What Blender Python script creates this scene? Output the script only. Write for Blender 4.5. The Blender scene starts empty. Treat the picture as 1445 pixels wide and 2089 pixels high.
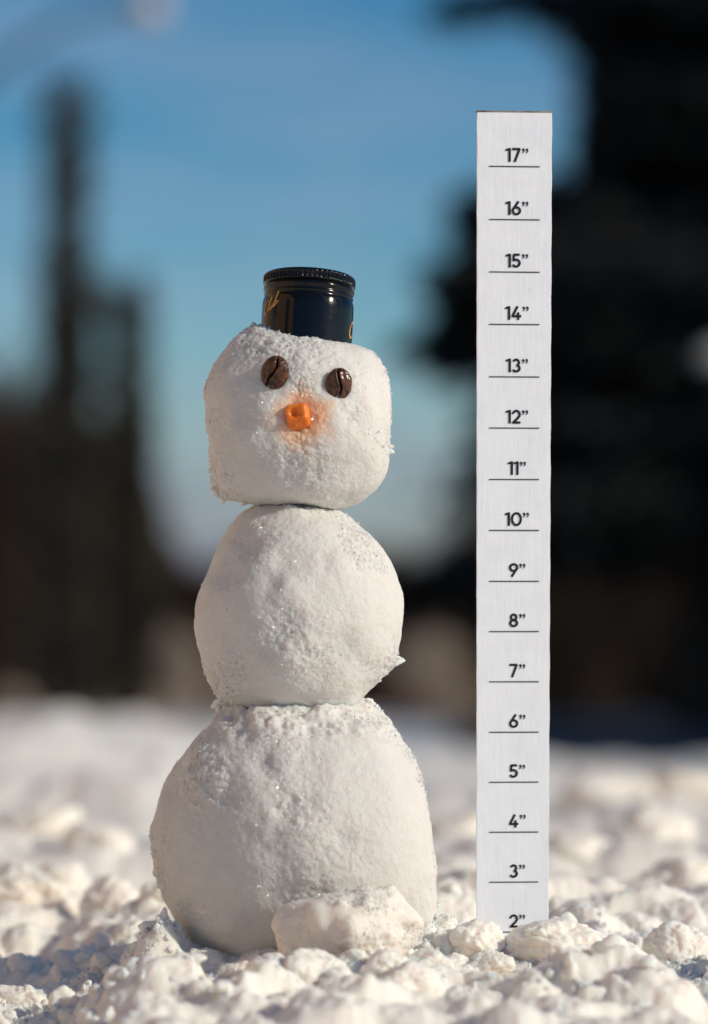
import bpy, bmesh, math, random
import numpy as np
from mathutils import Vector, Matrix, Euler

random.seed(7)
rng = np.random.default_rng(11)
SC = bpy.context.scene
COL = SC.collection

# ------------------------------------------------------------------ camera
S = 0.0254 / 104.3            # metres per photograph pixel in the snowman's plane
D = 7000 * S                  # camera distance to the snowman's plane (y = 0)
CAMZ = 450 * S                # camera height above the snow at the snowman's foot
HOR = 1450.0                  # photograph row of the horizon
CX = 722.5


def P(px, py, y=0.0):
    """point of the place seen at a photograph pixel, at depth y behind the snowman"""
    k = S * (D + y) / D
    return Vector(((px - CX) * k, y, CAMZ + (HOR - py) * k))


def K(y):
    return S * (D + y) / D


cam_d = bpy.data.cameras.new('camera')
cam = bpy.data.objects.new('camera', cam_d)
COL.objects.link(cam)
cam.location = (0, -D, CAMZ)
cam.rotation_euler = (math.pi / 2, 0, 0)
cam_d.sensor_fit = 'VERTICAL'
cam_d.sensor_height = 36
cam_d.sensor_width = 36 * 708 / 1024
cam_d.lens = 36 * 7000 / 2089
cam_d.shift_y = (HOR - 1044.5) / 2089
cam_d.clip_start = 0.02
cam_d.clip_end = 3000
cam_d.dof.use_dof = True
cam_d.dof.focus_distance = D - 0.020
cam_d.dof.aperture_fstop = 4.3
SC.camera = cam

# ------------------------------------------------------------------ light
SUN_AZ = math.radians(66)     # to the right of the direction from snowman to camera
SUN_EL = math.radians(25)
to_sun = Vector((math.sin(SUN_AZ) * math.cos(SUN_EL), -math.cos(SUN_AZ) * math.cos(SUN_EL), math.sin(SUN_EL)))
w = bpy.data.worlds.new('World')
SC.world = w
w.use_nodes = True
nt = w.node_tree
nt.nodes.clear()
N = nt.nodes.new
out = N('ShaderNodeOutputWorld')
bg = N('ShaderNodeBackground')
sky = N('ShaderNodeTexSky')
sky.sky_type = 'NISHITA'
sky.sun_disc = False
sky.sun_elevation = SUN_EL
# the node's sun sits at (sin r, cos r) seen from above
sky.sun_rotation = math.atan2(to_sun.x, to_sun.y)
sky.altitude = 300
sky.air_density = 1.0
sky.dust_density = 0.15
sky.ozone_density = 1.0
tc = N('ShaderNodeTexCoord')
mp = N('ShaderNodeMapping')
mp.inputs['Scale'].default_value = (3.0, 3.0, 17.0)
mp.inputs['Rotation'].default_value = (0.0, 0.09, 0.0)
cn = N('ShaderNodeTexNoise')
cn.inputs['Scale'].default_value = 2.3
cn.inputs['Detail'].default_value = 5
cn.inputs['Roughness'].default_value = 0.55
cr = N('ShaderNodeValToRGB')
cr.color_ramp.elements[0].position = 0.47
cr.color_ramp.elements[0].color = (0, 0, 0, 1)
cr.color_ramp.elements[1].position = 0.80
cr.color_ramp.elements[1].color = (1, 1, 1, 1)
mul = N('ShaderNodeMath')
mul.operation = 'MULTIPLY'
mul.inputs[1].default_value = 0.48
mx = N('ShaderNodeMix')
mx.data_type = 'RGBA'
mx.inputs[7].default_value = (5.2, 5.9, 7.6, 1)
hs = N('ShaderNodeHueSaturation')
hs.inputs['Saturation'].default_value = 1.72
hs.inputs['Value'].default_value = 1.1
L = nt.links.new
L(tc.outputs['Generated'], mp.inputs['Vector'])
L(mp.outputs['Vector'], cn.inputs['Vector'])
L(cn.outputs['Fac'], cr.inputs['Fac'])
L(cr.outputs['Color'], mul.inputs[0])
L(mul.outputs[0], mx.inputs['Factor'])
L(sky.outputs['Color'], hs.inputs['Color'])
L(hs.outputs['Color'], mx.inputs[6])
# a grey bank of cloud lies low all round the horizon
sz = N('ShaderNodeSeparateXYZ')
L(tc.outputs['Generated'], sz.inputs[0])
ba = N('ShaderNodeMath')
ba.operation = 'MULTIPLY_ADD'
ba.inputs[1].default_value = -0.10
L(cn.outputs['Fac'], ba.inputs[0])
L(sz.outputs['Z'], ba.inputs[2])
br_ = N('ShaderNodeMapRange')
br_.interpolation_type = 'SMOOTHSTEP'
br_.inputs['From Min'].default_value = 0.062
br_.inputs['From Max'].default_value = -0.02
br_.inputs['To Min'].default_value = 0.0
br_.inputs['To Max'].default_value = 0.9
L(ba.outputs[0], br_.inputs['Value'])
mb = N('ShaderNodeMix')
mb.data_type = 'RGBA'
mb.inputs[7].default_value = (3.1, 3.2, 4.6, 1)
L(br_.outputs['Result'], mb.inputs['Factor'])
L(mx.outputs[2], mb.inputs[6])
L(mb.outputs[2], bg.inputs['Color'])
bg.inputs['Strength'].default_value = 0.075
L(bg.outputs['Background'], out.inputs['Surface'])

sun_d = bpy.data.lights.new('sun', 'SUN')
sun_d.energy = 3.5
sun_d.angle = math.radians(0.6)
sun_d.color = (1.0, 0.88, 0.70)
sun = bpy.data.objects.new('sun', sun_d)
sun.rotation_euler = to_sun.to_track_quat('Z', 'Y').to_euler()
COL.objects.link(sun)

SC.view_settings.view_transform = 'Standard'
SC.view_settings.look = 'None'
SC.view_settings.exposure = 0.0
SC.view_settings.gamma = 1.0
SC.view_settings.use_curve_mapping = False
SC.render.engine = 'CYCLES'
SC.cycles.use_denoising = True
SC.cycles.max_bounces = 10
SC.cycles.diffuse_bounces = 5
SC.cycles.sample_clamp_indirect = 6
SC.cycles.sample_clamp_direct = 8


# ------------------------------------------------------------------ noise
def _hash(ix, iy, iz, seed):
    h = (ix.astype(np.int64) * 374761393 + iy.astype(np.int64) * 668265263 + iz.astype(np.int64) * 2147483647 + seed * 1274126177) & 0xFFFFFFFF
    h = ((h ^ (h >> 13)) * 1274126177) & 0xFFFFFFFF
    h = ((h ^ (h >> 16)) * 2246822519) & 0xFFFFFFFF
    h = h ^ (h >> 15)
    return (h & 0xFFFFFF).astype(np.float64) / float(0xFFFFFF)


def vnoise(p, scale, seed=0):
    """value noise in -1..1; p is (n, 3), scale = wavelength"""
    q = p / scale
    f0 = np.floor(q)
    f = q - f0
    u = f * f * f * (f * (f * 6 - 15) + 10)
    i = f0.astype(np.int64)
    r = 0
    for dx in (0, 1):
        wx = u[:, 0] if dx else 1 - u[:, 0]
        for dy in (0, 1):
            wy = u[:, 1] if dy else 1 - u[:, 1]
            for dz in (0, 1):
                wz = u[:, 2] if dz else 1 - u[:, 2]
                r = r + wx * wy * wz * _hash(i[:, 0] + dx, i[:, 1] + dy, i[:, 2] + dz, seed)
    return r * 2 - 1


def fbm(p, scale, octaves=3, seed=0, gain=0.5):
    r, a, t = 0, 1.0, 0.0
    for o in range(octaves):
        r = r + a * vnoise(p, scale / (2.03 ** o), seed + o * 17)
        t += a
        a *= gain
    return r / t


def sstep(a, b, x):
    t = np.clip((x - a) / (b - a), 0, 1)
    return t * t * (3 - 2 * t)


# ------------------------------------------------------------------ mesh helpers
def mesh_from(name, verts, faces, smooth=True):
    """verts (n,3), faces (m,k) integer array with one k for all"""
    verts = np.asarray(verts, dtype=np.float32)
    faces = np.asarray(faces, dtype=np.int32)
    m, k = faces.shape
    me = bpy.data.meshes.new(name)
    me.vertices.add(len(verts))
    me.vertices.foreach_set('co', verts.ravel())
    me.loops.add(m * k)
    me.loops.foreach_set('vertex_index', faces.ravel())
    me.polygons.add(m)
    me.polygons.foreach_set('loop_start', np.arange(0, m * k, k, dtype=np.int32))
    me.polygons.foreach_set('loop_total', np.full(m, k, dtype=np.int32))
    me.update(calc_edges=True)
    me.validate()
    me.polygons.foreach_set('use_smooth', np.full(len(me.polygons), smooth, dtype=bool))
    return me


def obj(name, me, mat=None, parent=None, label=None, cat=None, group=None, kind=None, loc=None):
    o = bpy.data.objects.new(name, me)
    COL.objects.link(o)
    if mat is not None and me is not None:
        me.materials.clear()
        me.materials.append(mat)
    if parent is not None:
        o.parent = parent
    if loc is not None:
        o.location = loc
    for k, v in (('label', label), ('category', cat), ('group', group), ('kind', kind)):
        if v:
            o[k] = v
    return o


def bm_mesh(name, bm, smooth=True):
    me = bpy.data.meshes.new(name)
    bm.to_mesh(me)
    bm.free()
    for p in me.polygons:
        p.use_smooth = smooth
    return me


_ico = {}


def ico(n):
    if n not in _ico:
        bm = bmesh.new()
        bmesh.ops.create_icosphere(bm, subdivisions=n, radius=1)
        bm.verts.index_update()
        v = np.array([x.co[:] for x in bm.verts])
        f = np.array([[a.index for a in q.verts] for q in bm.faces])
        bm.free()
        v /= np.linalg.norm(v, axis=1)[:, None]
        _ico[n] = (v, f)
    return _ico[n]


def tubes(segs, sides=5):
    """segs: list of (p0, p1, r0, r1) -> verts, quads"""
    segs_n = len(segs)
    p0 = np.array([s[0] for s in segs], float)
    p1 = np.array([s[1] for s in segs], float)
    r0 = np.array([s[2] for s in segs], float)
    r1 = np.array([s[3] for s in segs], float)
    d = p1 - p0
    d /= np.linalg.norm(d, axis=1)[:, None] + 1e-12
    up = np.where(np.abs(d[:, 2:3]) > 0.9, np.array([[1.0, 0, 0]]), np.array([[0, 0, 1.0]]))
    a = np.cross(d, up)
    a /= np.linalg.norm(a, axis=1)[:, None]
    b = np.cross(d, a)
    vs = np.zeros((segs_n, 2 * sides, 3))
    for i in range(sides):
        t = 2 * math.pi * i / sides
        off = a * math.cos(t) + b * math.sin(t)
        vs[:, i] = p0 + off * r0[:, None]
        vs[:, sides + i] = p1 + off * r1[:, None]
    fs = np.array([[i, (i + 1) % sides, sides + (i + 1) % sides, sides + i] for i in range(sides)])
    faces = (np.arange(segs_n)[:, None, None] * 2 * sides + fs[None]).reshape(-1, 4)
    return vs.reshape(-1, 3), faces


def flakes(pts, length, width, dirs=None, jitter=0.7, r=rng):
    """one small four-cornered leaf or needle spray per point"""
    n = len(pts)
    a = r.normal(size=(n, 3))
    if dirs is not None:
        a = dirs + a * jitter * 0.5
    a /= np.linalg.norm(a, axis=1)[:, None] + 1e-9
    b = np.cross(a, r.normal(size=(n, 3)))
    b /= np.linalg.norm(b, axis=1)[:, None] + 1e-9
    ln = (length * r.uniform(0.6, 1.3, n))[:, None]
    wd = (width * r.uniform(0.6, 1.3, n))[:, None]
    v = np.stack([pts, pts + a * ln * 0.5 + b * wd, pts + a * ln, pts + a * ln * 0.5 - b * wd], axis=1)
    f = np.arange(n * 4).reshape(n, 4)
    return v.reshape(-1, 3), f


# ------------------------------------------------------------------ materials
def new_mat(name):
    m = bpy.data.materials.new(name)
    m.use_nodes = True
    t = m.node_tree
    b = t.nodes['Principled BSDF']
    return m, t, b


def snow_mat(name, scale=0.010, weight=0.74, stain_glow=None, tint=(0.68, 0.665, 0.635), cs=1.0, bump=0.75, grain=850.0):
    m, t, b = new_mat(name)
    n, l = t.nodes.new, t.links.new
    co = n('ShaderNodeTexCoord')
    b.inputs['Base Color'].default_value = (*tint, 1)
    b.inputs['Roughness'].default_value = 0.65
    b.inputs['Specular IOR Level'].default_value = 0.3
    b.inputs['Subsurface Weight'].default_value = weight
    b.inputs['Subsurface Radius'].default_value = (1.0, 0.60, 0.42)
    b.inputs['Subsurface Scale'].default_value = scale
    # faint variation between wetter (greyer) and drier snow
    nz = n('ShaderNodeTexNoise')
    nz.inputs['Scale'].default_value = 38 * cs
    nz.inputs['Detail'].default_value = 6
    nz.inputs['Roughness'].default_value = 0.65
    rp = n('ShaderNodeValToRGB')
    rp.color_ramp.elements[0].position = 0.3
    rp.color_ramp.elements[0].color = (tint[0] * 0.93, tint[1] * 0.93, tint[2] * 0.93, 1)
    rp.color_ramp.elements[1].position = 0.62
    rp.color_ramp.elements[1].color = (*tint, 1)
    l(co.outputs['Object'], nz.inputs['Vector'])
    l(nz.outputs['Fac'], rp.inputs['Fac'])
    col = rp.outputs['Color']
    if stain_glow is not None:
        # carrot juice round the nose, with its orange bounce light put into the colour
        cpos, rad = stain_glow
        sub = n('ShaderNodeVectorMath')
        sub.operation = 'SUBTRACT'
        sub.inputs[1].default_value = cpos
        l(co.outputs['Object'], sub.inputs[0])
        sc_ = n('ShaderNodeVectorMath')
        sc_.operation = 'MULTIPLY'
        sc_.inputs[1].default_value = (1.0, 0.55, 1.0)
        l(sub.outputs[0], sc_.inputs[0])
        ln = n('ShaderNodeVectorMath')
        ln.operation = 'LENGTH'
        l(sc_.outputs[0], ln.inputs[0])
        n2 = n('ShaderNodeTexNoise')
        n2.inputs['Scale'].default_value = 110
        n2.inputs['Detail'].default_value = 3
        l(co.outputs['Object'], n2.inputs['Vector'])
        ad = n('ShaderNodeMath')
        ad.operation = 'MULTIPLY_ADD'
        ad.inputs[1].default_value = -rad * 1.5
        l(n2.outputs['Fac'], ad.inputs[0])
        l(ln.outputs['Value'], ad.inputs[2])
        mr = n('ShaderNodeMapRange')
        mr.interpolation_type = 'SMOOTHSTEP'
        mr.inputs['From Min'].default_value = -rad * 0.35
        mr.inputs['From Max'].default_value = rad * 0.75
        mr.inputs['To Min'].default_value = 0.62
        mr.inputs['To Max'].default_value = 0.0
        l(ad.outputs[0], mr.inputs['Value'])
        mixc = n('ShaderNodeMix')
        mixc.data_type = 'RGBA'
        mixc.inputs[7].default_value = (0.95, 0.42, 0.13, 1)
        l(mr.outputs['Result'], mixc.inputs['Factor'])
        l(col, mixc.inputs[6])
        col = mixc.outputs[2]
    l(col, b.inputs['Base Color'])
    # crystal relief
    n3 = n('ShaderNodeTexNoise')
    n3.inputs['Scale'].default_value = grain * cs
    n3.inputs['Detail'].default_value = 3
    bp = n('ShaderNodeBump')
    bp.inputs['Strength'].default_value = bump
    bp.inputs['Distance'].default_value = 0.0006
    l(co.outputs['Object'], n3.inputs['Vector'])
    l(n3.outputs['Fac'], bp.inputs['Height'])
    l(bp.outputs['Normal'], b.inputs['Normal'])
    # single facets that catch the sun
    vo = n('ShaderNodeTexVoronoi')
    vo.inputs['Scale'].default_value = 1500 * cs
    l(co.outputs['Object'], vo.inputs['Vector'])
    sp = n('ShaderNodeSeparateColor')
    l(vo.outputs['Color'], sp.inputs['Color'])
    gt = n('ShaderNodeMath')
    gt.operation = 'GREATER_THAN'
    gt.inputs[1].default_value = 0.975
    l(sp.outputs[0], gt.inputs[0])
    vm = n('ShaderNodeVectorMath')
    vm.operation = 'MULTIPLY_ADD'
    vm.inputs[1].default_value = (2, 2, 2)
    vm.inputs[2].default_value = (-1, -1, -1)
    l(vo.outputs['Color'], vm.inputs[0])
    geo = n('ShaderNodeNewGeometry')
    va = n('ShaderNodeVectorMath')
    va.operation = 'ADD'
    l(vm.outputs[0], va.inputs[0])
    l(geo.outputs['Normal'], va.inputs[1])
    vn = n('ShaderNodeVectorMath')
    vn.operation = 'NORMALIZE'
    l(va.outputs[0], vn.inputs[0])
    gl = n('ShaderNodeBsdfGlossy')
    gl.inputs['Roughness'].default_value = 0.3
    l(vn.outputs[0], gl.inputs['Normal'])
    gc = n('ShaderNodeMix')
    gc.data_type = 'RGBA'
    gc.inputs[6].default_value = (0, 0, 0, 1)
    gc.inputs[7].default_value = (0.06, 0.06, 0.06, 1)
    l(gt.outputs[0], gc.inputs['Factor'])
    l(gc.outputs[2], gl.inputs['Color'])
    ms = n('ShaderNodeAddShader')
    l(b.outputs[0], ms.inputs[0])
    l(gl.outputs[0], ms.inputs[1])
    l(ms.outputs[0], t.nodes['Material Output'].inputs['Surface'])
    return m


def plain_mat(name, c1, c2=None, scale=8.0, rough=0.8, bump=0.0, bscale=40, spec=0.3, coord='Object'):
    m, t, b = new_mat(name)
    n, l = t.nodes.new, t.links.new
    co = n('ShaderNodeTexCoord')
    nz = n('ShaderNodeTexNoise')
    nz.inputs['Scale'].default_value = scale
    nz.inputs['Detail'].default_value = 5
    l(co.outputs[coord], nz.inputs['Vector'])
    rp = n('ShaderNodeValToRGB')
    rp.color_ramp.elements[0].position = 0.3
    rp.color_ramp.elements[0].color = (*c1, 1)
    rp.color_ramp.elements[1].position = 0.7
    rp.color_ramp.elements[1].color = (*(c2 or c1), 1)
    l(nz.outputs['Fac'], rp.inputs['Fac'])
    l(rp.outputs['Color'], b.inputs['Base Color'])
    b.inputs['Roughness'].default_value = rough
    b.inputs['Specular IOR Level'].default_value = spec
    if bump:
        n2 = n('ShaderNodeTexNoise')
        n2.inputs['Scale'].default_value = bscale
        n2.inputs['Detail'].default_value = 4
        l(co.outputs[coord], n2.inputs['Vector'])
        bp = n('ShaderNodeBump')
        bp.inputs['Strength'].default_value = bump
        bp.inputs['Distance'].default_value = 0.0005
        l(n2.outputs['Fac'], bp.inputs['Height'])
        l(bp.outputs['Normal'], b.inputs['Normal'])
    return m


M_SNOW = snow_mat('packed_snow')
M_GROUND = snow_mat('trodden_snow', scale=0.009, weight=0.78, bump=0.8, grain=500, tint=(0.93, 0.87, 0.79))
M_CLOD = snow_mat('loose_snow', scale=0.009, weight=0.78, cs=0.011, tint=(0.93, 0.87, 0.79), bump=0.5, grain=700)
M_GRAIN = snow_mat('snow_crystals', scale=0.006, weight=0.9, bump=0.0, tint=(0.80, 0.765, 0.72))
M_CHUNK = snow_mat('icy_snow', scale=0.010, weight=0.8, tint=(0.84, 0.79, 0.72))
M_LEAF_DARK = plain_mat('dark_needles', (0.012, 0.015, 0.018), (0.030, 0.034, 0.036), 2.0, 0.9, spec=0.1)
M_LEAF_BROWN = plain_mat('brown_twigs', (0.030, 0.022, 0.017), (0.075, 0.056, 0.043), 1.2, 0.95, spec=0.05)
M_LEAF_TAN = plain_mat('tan_twigs', (0.44, 0.35, 0.27), (0.62, 0.51, 0.41), 2.0, 0.95, spec=0.05)
M_LEAF_RUST = plain_mat('rust_leaves', (0.12, 0.045, 0.03), (0.24, 0.10, 0.07), 3.0, 0.95, spec=0.05)
M_LEAF_GREEN = plain_mat('olive_needles', (0.050, 0.046, 0.036), (0.085, 0.074, 0.056), 2.0, 0.9, spec=0.1)
M_BARK = plain_mat('bark', (0.025, 0.018, 0.014), (0.06, 0.045, 0.035), 6.0, 0.95, spec=0.1)

# ------------------------------------------------------------------ clods placed by hand, so the ground can swell to carry them
# (photo px, photo row of the centre, radius in photo px, depth y, squash, variant, label)
CLODS = [
    (412, 1972, 40, -0.040, 0.95, 0, 'small bright cube-like snow clod at the edge of the snowman\'s shadow'),
    (72, 2068, 78, -0.015, 0.70, 1, None), (262, 2036, 70, 0.000, 0.85, 2, None), (345, 2012, 46, 0.004, 0.8, 3, None),
    (185, 2070, 48, -0.02, 0.8, 4, None), (420, 2085, 60, -0.07, 0.8, 5, None), (355, 2074, 42, -0.055, 0.8, 6, None),
    (972, 1922, 52, -0.034, 0.92, 7, 'smooth rounded snow clod pressed against the left foot of the measuring board'),
    (1003, 1972, 50, -0.060, 0.70, 8, 'rough snow clod lying just under the smooth one at the board\'s left foot'),
    (1128, 1944, 112, -0.030, 0.62, 9, 'broad pale snow lump covering the right foot of the measuring board'),
    (925, 1992, 52, -0.055, 0.90, 1, None), (915, 1930, 34, -0.03, 1.1, 2, None), (1215, 1962, 88, -0.015, 0.72, 3, None), (1066, 2035, 84, -0.085, 0.72, 4, None),
    (1392, 1958, 80, 0.035, 0.95, 5, None), (1347, 2062, 56, -0.05, 1.1, 6, None), (1420, 2050, 66, -0.03, 0.8, 7, None),
    (1180, 2058, 74, -0.09, 0.7, 8, None), (1285, 2030, 44, -0.02, 0.8, 9, None), (1150, 2010, 50, -0.06, 0.7, 0, None),
    (560, 1995, 66, -0.105, 0.75, 1, None), (640, 1985, 74, -0.115, 0.62, 2, None), (500, 2040, 60, -0.125, 0.8, 3, None),
    (700, 2062, 86, -0.155, 0.8, 4, None), (845, 2052, 104, -0.130, 0.8, 5, None), (780, 1985, 66, -0.108, 0.62, 6, None),
    (590, 2072, 66, -0.165, 0.8, 7, None), (960, 2078, 78, -0.14, 0.8, 8, None), (870, 1972, 50, -0.098, 0.7, 9, None),
    (720, 1965, 44, -0.10, 0.6, 3, None), (480, 1990, 40, -0.085, 0.7, 4, None),
    (300, 1968, 58, 0.045, 0.75, 2, None), (205, 1985, 52, 0.055, 0.7, 3, None), (360, 1955, 48, 0.03, 0.75, 8, None),
    (130, 1968, 34, 0.08, 0.8, 0, None), (262, 1918, 36, 0.13, 0.85, 1, None), (200, 1940, 40, 0.12, 0.8, 6, None), (330, 1905, 34, 0.16, 0.85, 7, None),
    (245, 1850, 84, 0.26, 0.75, 8, None), (40, 1850, 110, 0.30, 0.75, 9, None), (120, 1800, 60, 0.42, 0.7, 0, None), (320, 1835, 46, 0.20, 0.8, 1, None),
    (1300, 1905, 60, 0.14, 0.7, 2, None), (1230, 1850, 90, 0.28, 0.65, 3, None), (1400, 1820, 110, 0.36, 0.6, 4, None), (1330, 1700, 90, 0.75, 0.55, 5, None),
    (1180, 1745, 80, 0.6, 0.55, 6, None), (930, 1800, 70, 0.4, 0.6, 7, None), (930, 1690, 70, 0.85, 0.55, 8, None), (80, 1690, 90, 0.8, 0.5, 9, None),
    (200, 1715, 70, 0.66, 0.5, 0, None), (1420, 1620, 90, 1.4, 0.5, 1, None), (1250, 1620, 100, 1.5, 0.45, 2, None), (1060, 1890, 60, 0.2, 0.6, 3, None),
]

# ------------------------------------------------------------------ ground


def axis(fine0, fine1, step, lo, hi, growth=1.055, cap=40.0):
    mid = np.arange(fine0, fine1 + step / 2, step)
    up, dn = [], []
    x, s_ = mid[-1], step
    while x < hi:
        s_ = min(s_ * growth, cap)
        x += s_
        up.append(x)
    x, s_ = mid[0], step
    while x > lo:
        s_ = min(s_ * growth, cap)
        x -= s_
        dn.append(x)
    return np.concatenate([np.array(dn[::-1]), mid, np.array(up)])


gx = axis(-0.20, 0.20, 0.0011, -900, 900)
gy = axis(-0.16, 0.16, 0.0013, -60, 1600)
GX, GY = np.meshgrid(gx, gy)
flat = np.stack([GX.ravel(), GY.ravel(), np.zeros(GX.size)], axis=1)


def strip_mask(x, y):
    """1 where the dark strip runs: it comes in from the right and peters out behind the snowman"""
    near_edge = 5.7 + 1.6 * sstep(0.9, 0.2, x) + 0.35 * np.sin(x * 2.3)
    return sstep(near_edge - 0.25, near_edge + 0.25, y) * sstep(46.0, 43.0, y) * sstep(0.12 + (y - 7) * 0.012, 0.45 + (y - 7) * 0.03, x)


def ground_base(x, y):
    z = -0.004 - 0.13 * np.clip(-0.02 - y, 0, 0.38)
    z -= 0.036 * sstep(-0.085, -0.165, x) * sstep(0.35, 0.05, y)
    z -= 0.012 * sstep(0.12, 0.17, x) * sstep(0.2, 0.02, y)
    z += 0.03 * sstep(12, 42, y)
    z += 0.20 * np.clip(-x - 0.05, 0, 0.45) * sstep(1.0, 2.0, y) * sstep(7.5, 5.5, y)
    z -= 0.03 * sstep(0.15, 0.5, x) * sstep(1.8, 3.0, y) * sstep(9, 7, y)
    return z


Zb = ground_base(GX, GY).ravel()
dist = np.clip(flat[:, 1], 0, None) + np.abs(flat[:, 0]) * 0.5
Zb += vnoise(flat, 0.075, 3) * 0.007 + vnoise(flat, 0.031, 4) * 0.004 + vnoise(flat, 0.31, 5) * 0.012 * sstep(0.12, 0.6, dist)
Zb += vnoise(flat, 1.1, 6) * 0.036 * sstep(0.5, 2.5, dist) + vnoise(flat, 4.3, 8) * 0.03 * sstep(3, 10, dist)
# hollows between the heaps, where the low sun does not reach
for (xa, ya, xb, yb, rad, dep) in [(-0.19, 0.02, -0.115, 0.13, 0.030, 0.036), (-0.125, 0.16, -0.14, 0.55, 0.045, 0.030), (0.125, -0.02, 0.140, 0.05, 0.016, 0.028), (0.145, 0.42, 0.22, 0.50, 0.06, 0.03), (-0.115, -0.045, -0.085, -0.06, 0.012, 0.014)]:
    tx_ = np.clip(((flat[:, 0] - xa) * (xb - xa) + (flat[:, 1] - ya) * (yb - ya)) / ((xb - xa) ** 2 + (yb - ya) ** 2), 0, 1)
    dd_ = (flat[:, 0] - xa - tx_ * (xb - xa)) ** 2 + (flat[:, 1] - ya - tx_ * (yb - ya)) ** 2
    Zb -= dep * np.exp(-dd_ / rad ** 2)
RM = strip_mask(GX, GY)
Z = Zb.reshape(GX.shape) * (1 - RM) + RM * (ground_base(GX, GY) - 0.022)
# every lump is a bump of its own; the outline wobbles with a warped distance
wx = vnoise(flat, 0.030, 21).reshape(GX.shape)
wy = vnoise(flat, 0.030, 22).reshape(GX.shape)
wx2 = vnoise(flat, 0.09, 23).reshape(GX.shape)
lumps = []
for _ in range(330):
    lumps.append((rng.uniform(-0.28, 0.28), rng.uniform(-0.30, 0.22), 0.009 + 0.019 * rng.random() ** 1.5))
for _ in range(500):
    lumps.append((rng.uniform(-0.26, 0.26), rng.uniform(-0.16, 0.20), 0.003 + 0.006 * rng.random() ** 2))
for _ in range(520):
    lumps.append((rng.uniform(-0.8, 0.8), rng.uniform(0.16, 1.3), 0.014 + 0.05 * rng.random() ** 2))
for _ in range(1700):
    lumps.append((rng.uniform(-2.5, 2.5), rng.uniform(1.1, 5), 0.025 + 0.09 * rng.random() ** 2))
for _ in range(420):
    lumps.append((rng.uniform(-6, 6), rng.uniform(4.5, 26), 0.06 + 0.22 * rng.random() ** 2))
B = np.zeros_like(Z)
B2 = np.zeros_like(Z)
n_big = len(lumps)
for _ in range(1500):
    lumps.append((rng.uniform(-0.24, 0.24), rng.uniform(-0.22, 0.20), 0.0022 + 0.0055 * rng.random() ** 2))
for li, (lx, ly, r) in enumerate(lumps):
    R = r * 1.5
    i0, i1 = np.searchsorted(gx, [lx - R, lx + R])
    j0, j1 = np.searchsorted(gy, [ly - R, ly + R])
    if i1 <= i0 or j1 <= j0:
        continue
    sl = (slice(j0, j1), slice(i0, i1))
    dx = GX[sl] - lx + (wx[sl] * 0.30 + wx2[sl] * 0.3) * r
    dy = GY[sl] - ly + (wy[sl] * 0.30 - wx2[sl] * 0.2) * r
    q = 1 - (dx * dx + dy * dy) / (r * r)
    hgt = rng.uniform(0.22, 0.58) * (1 if ly < 0.3 else 0.8) if r < 0.05 else (rng.uniform(0.12, 0.26) if ly < 5 else rng.uniform(0.06, 0.14))
    b_ = np.clip(1 - np.clip(1 - q, 0, 1) ** 1.35, 0, 1) * r * hgt
    if li >= n_big:
        B2[sl] = np.maximum(B2[sl], b_ * 0.9)
        continue
    B[sl] = np.maximum(B[sl], b_) + 0.35 * np.minimum(B[sl], b_)
calm = sstep(0.045, 0.06, GX) * sstep(0.125, 0.11, GX) * sstep(-0.09, -0.07, GY) * sstep(0.03, 0.02, GY)
Z += B * (1 - 0.97 * RM) * (1 - 0.75 * calm)
# swell the ground under each hand-placed clod
for (px, py, rp, y, sq, va, lb) in CLODS:
    c = P(px, py, y)
    r = rp * K(y)
    want = c.z - 0.15 * r * sq
    here = Z[np.searchsorted(gy, c.y), np.searchsorted(gx, c.x)]
    R = max(1.9 * r, r + 2.6 * (want - here))
    i0, i1 = np.searchsorted(gx, [c.x - R * 1.4, c.x + R * 1.4])
    j0, j1 = np.searchsorted(gy, [c.y - R * 1.4, c.y + R * 1.4])
    if i1 <= i0 or j1 <= j0:
        continue
    sl = (slice(j0, j1), slice(i0, i1))
    d = np.sqrt((GX[sl] - c.x) ** 2 + (GY[sl] - c.y) ** 2) * (1 + 0.28 * wx[sl] + 0.22 * wx2[sl])
    tt = sstep(R, r * 0.6, d)
    Z[sl] = np.where(Z[sl] < want, Z[sl] * (1 - tt) + want * tt, np.minimum(Z[sl], want + (Z[sl] - want) * (1 - tt * 0.8)))
Z += B2
zf = Z.ravel()
near = sstep(1.2, 0.25, np.abs(flat[:, 1])) * sstep(1.0, 0.3, np.abs(flat[:, 0]))
p3 = np.stack([flat[:, 0], flat[:, 1], zf], axis=1)
zf = zf + near * (vnoise(p3, 0.019, 29) * 0.0022 + vnoise(p3, 0.0095, 30) * 0.0016 + vnoise(p3, 0.0045, 31) * 0.0013 + vnoise(p3, 0.0024, 32) * 0.0006 + vnoise(p3, 0.0014, 33) * 0.0004)
Z = zf.reshape(GX.shape)


def gz(x, y):
    i = np.clip(np.searchsorted(gx, x), 1, len(gx) - 1)
    j = np.clip(np.searchsorted(gy, y), 1, len(gy) - 1)
    tx = (x - gx[i - 1]) / (gx[i] - gx[i - 1])
    ty = (y - gy[j - 1]) / (gy[j] - gy[j - 1])
    return (Z[j - 1, i - 1] * (1 - tx) * (1 - ty) + Z[j - 1, i] * tx * (1 - ty) + Z[j, i - 1] * (1 - tx) * ty + Z[j, i] * tx * ty)


ny, nx = GX.shape
idx = np.arange(nx * ny).reshape(ny, nx)
quads = np.stack([idx[:-1, :-1], idx[:-1, 1:], idx[1:, 1:], idx[1:, :-1]], axis=-1).reshape(-1, 4)
ground = obj('snow_ground', mesh_from('snow_ground', np.stack([flat[:, 0], flat[:, 1], zf], axis=1), quads), M_GROUND, kind='structure',
             label='lumpy trodden snow covering the ground')


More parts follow.
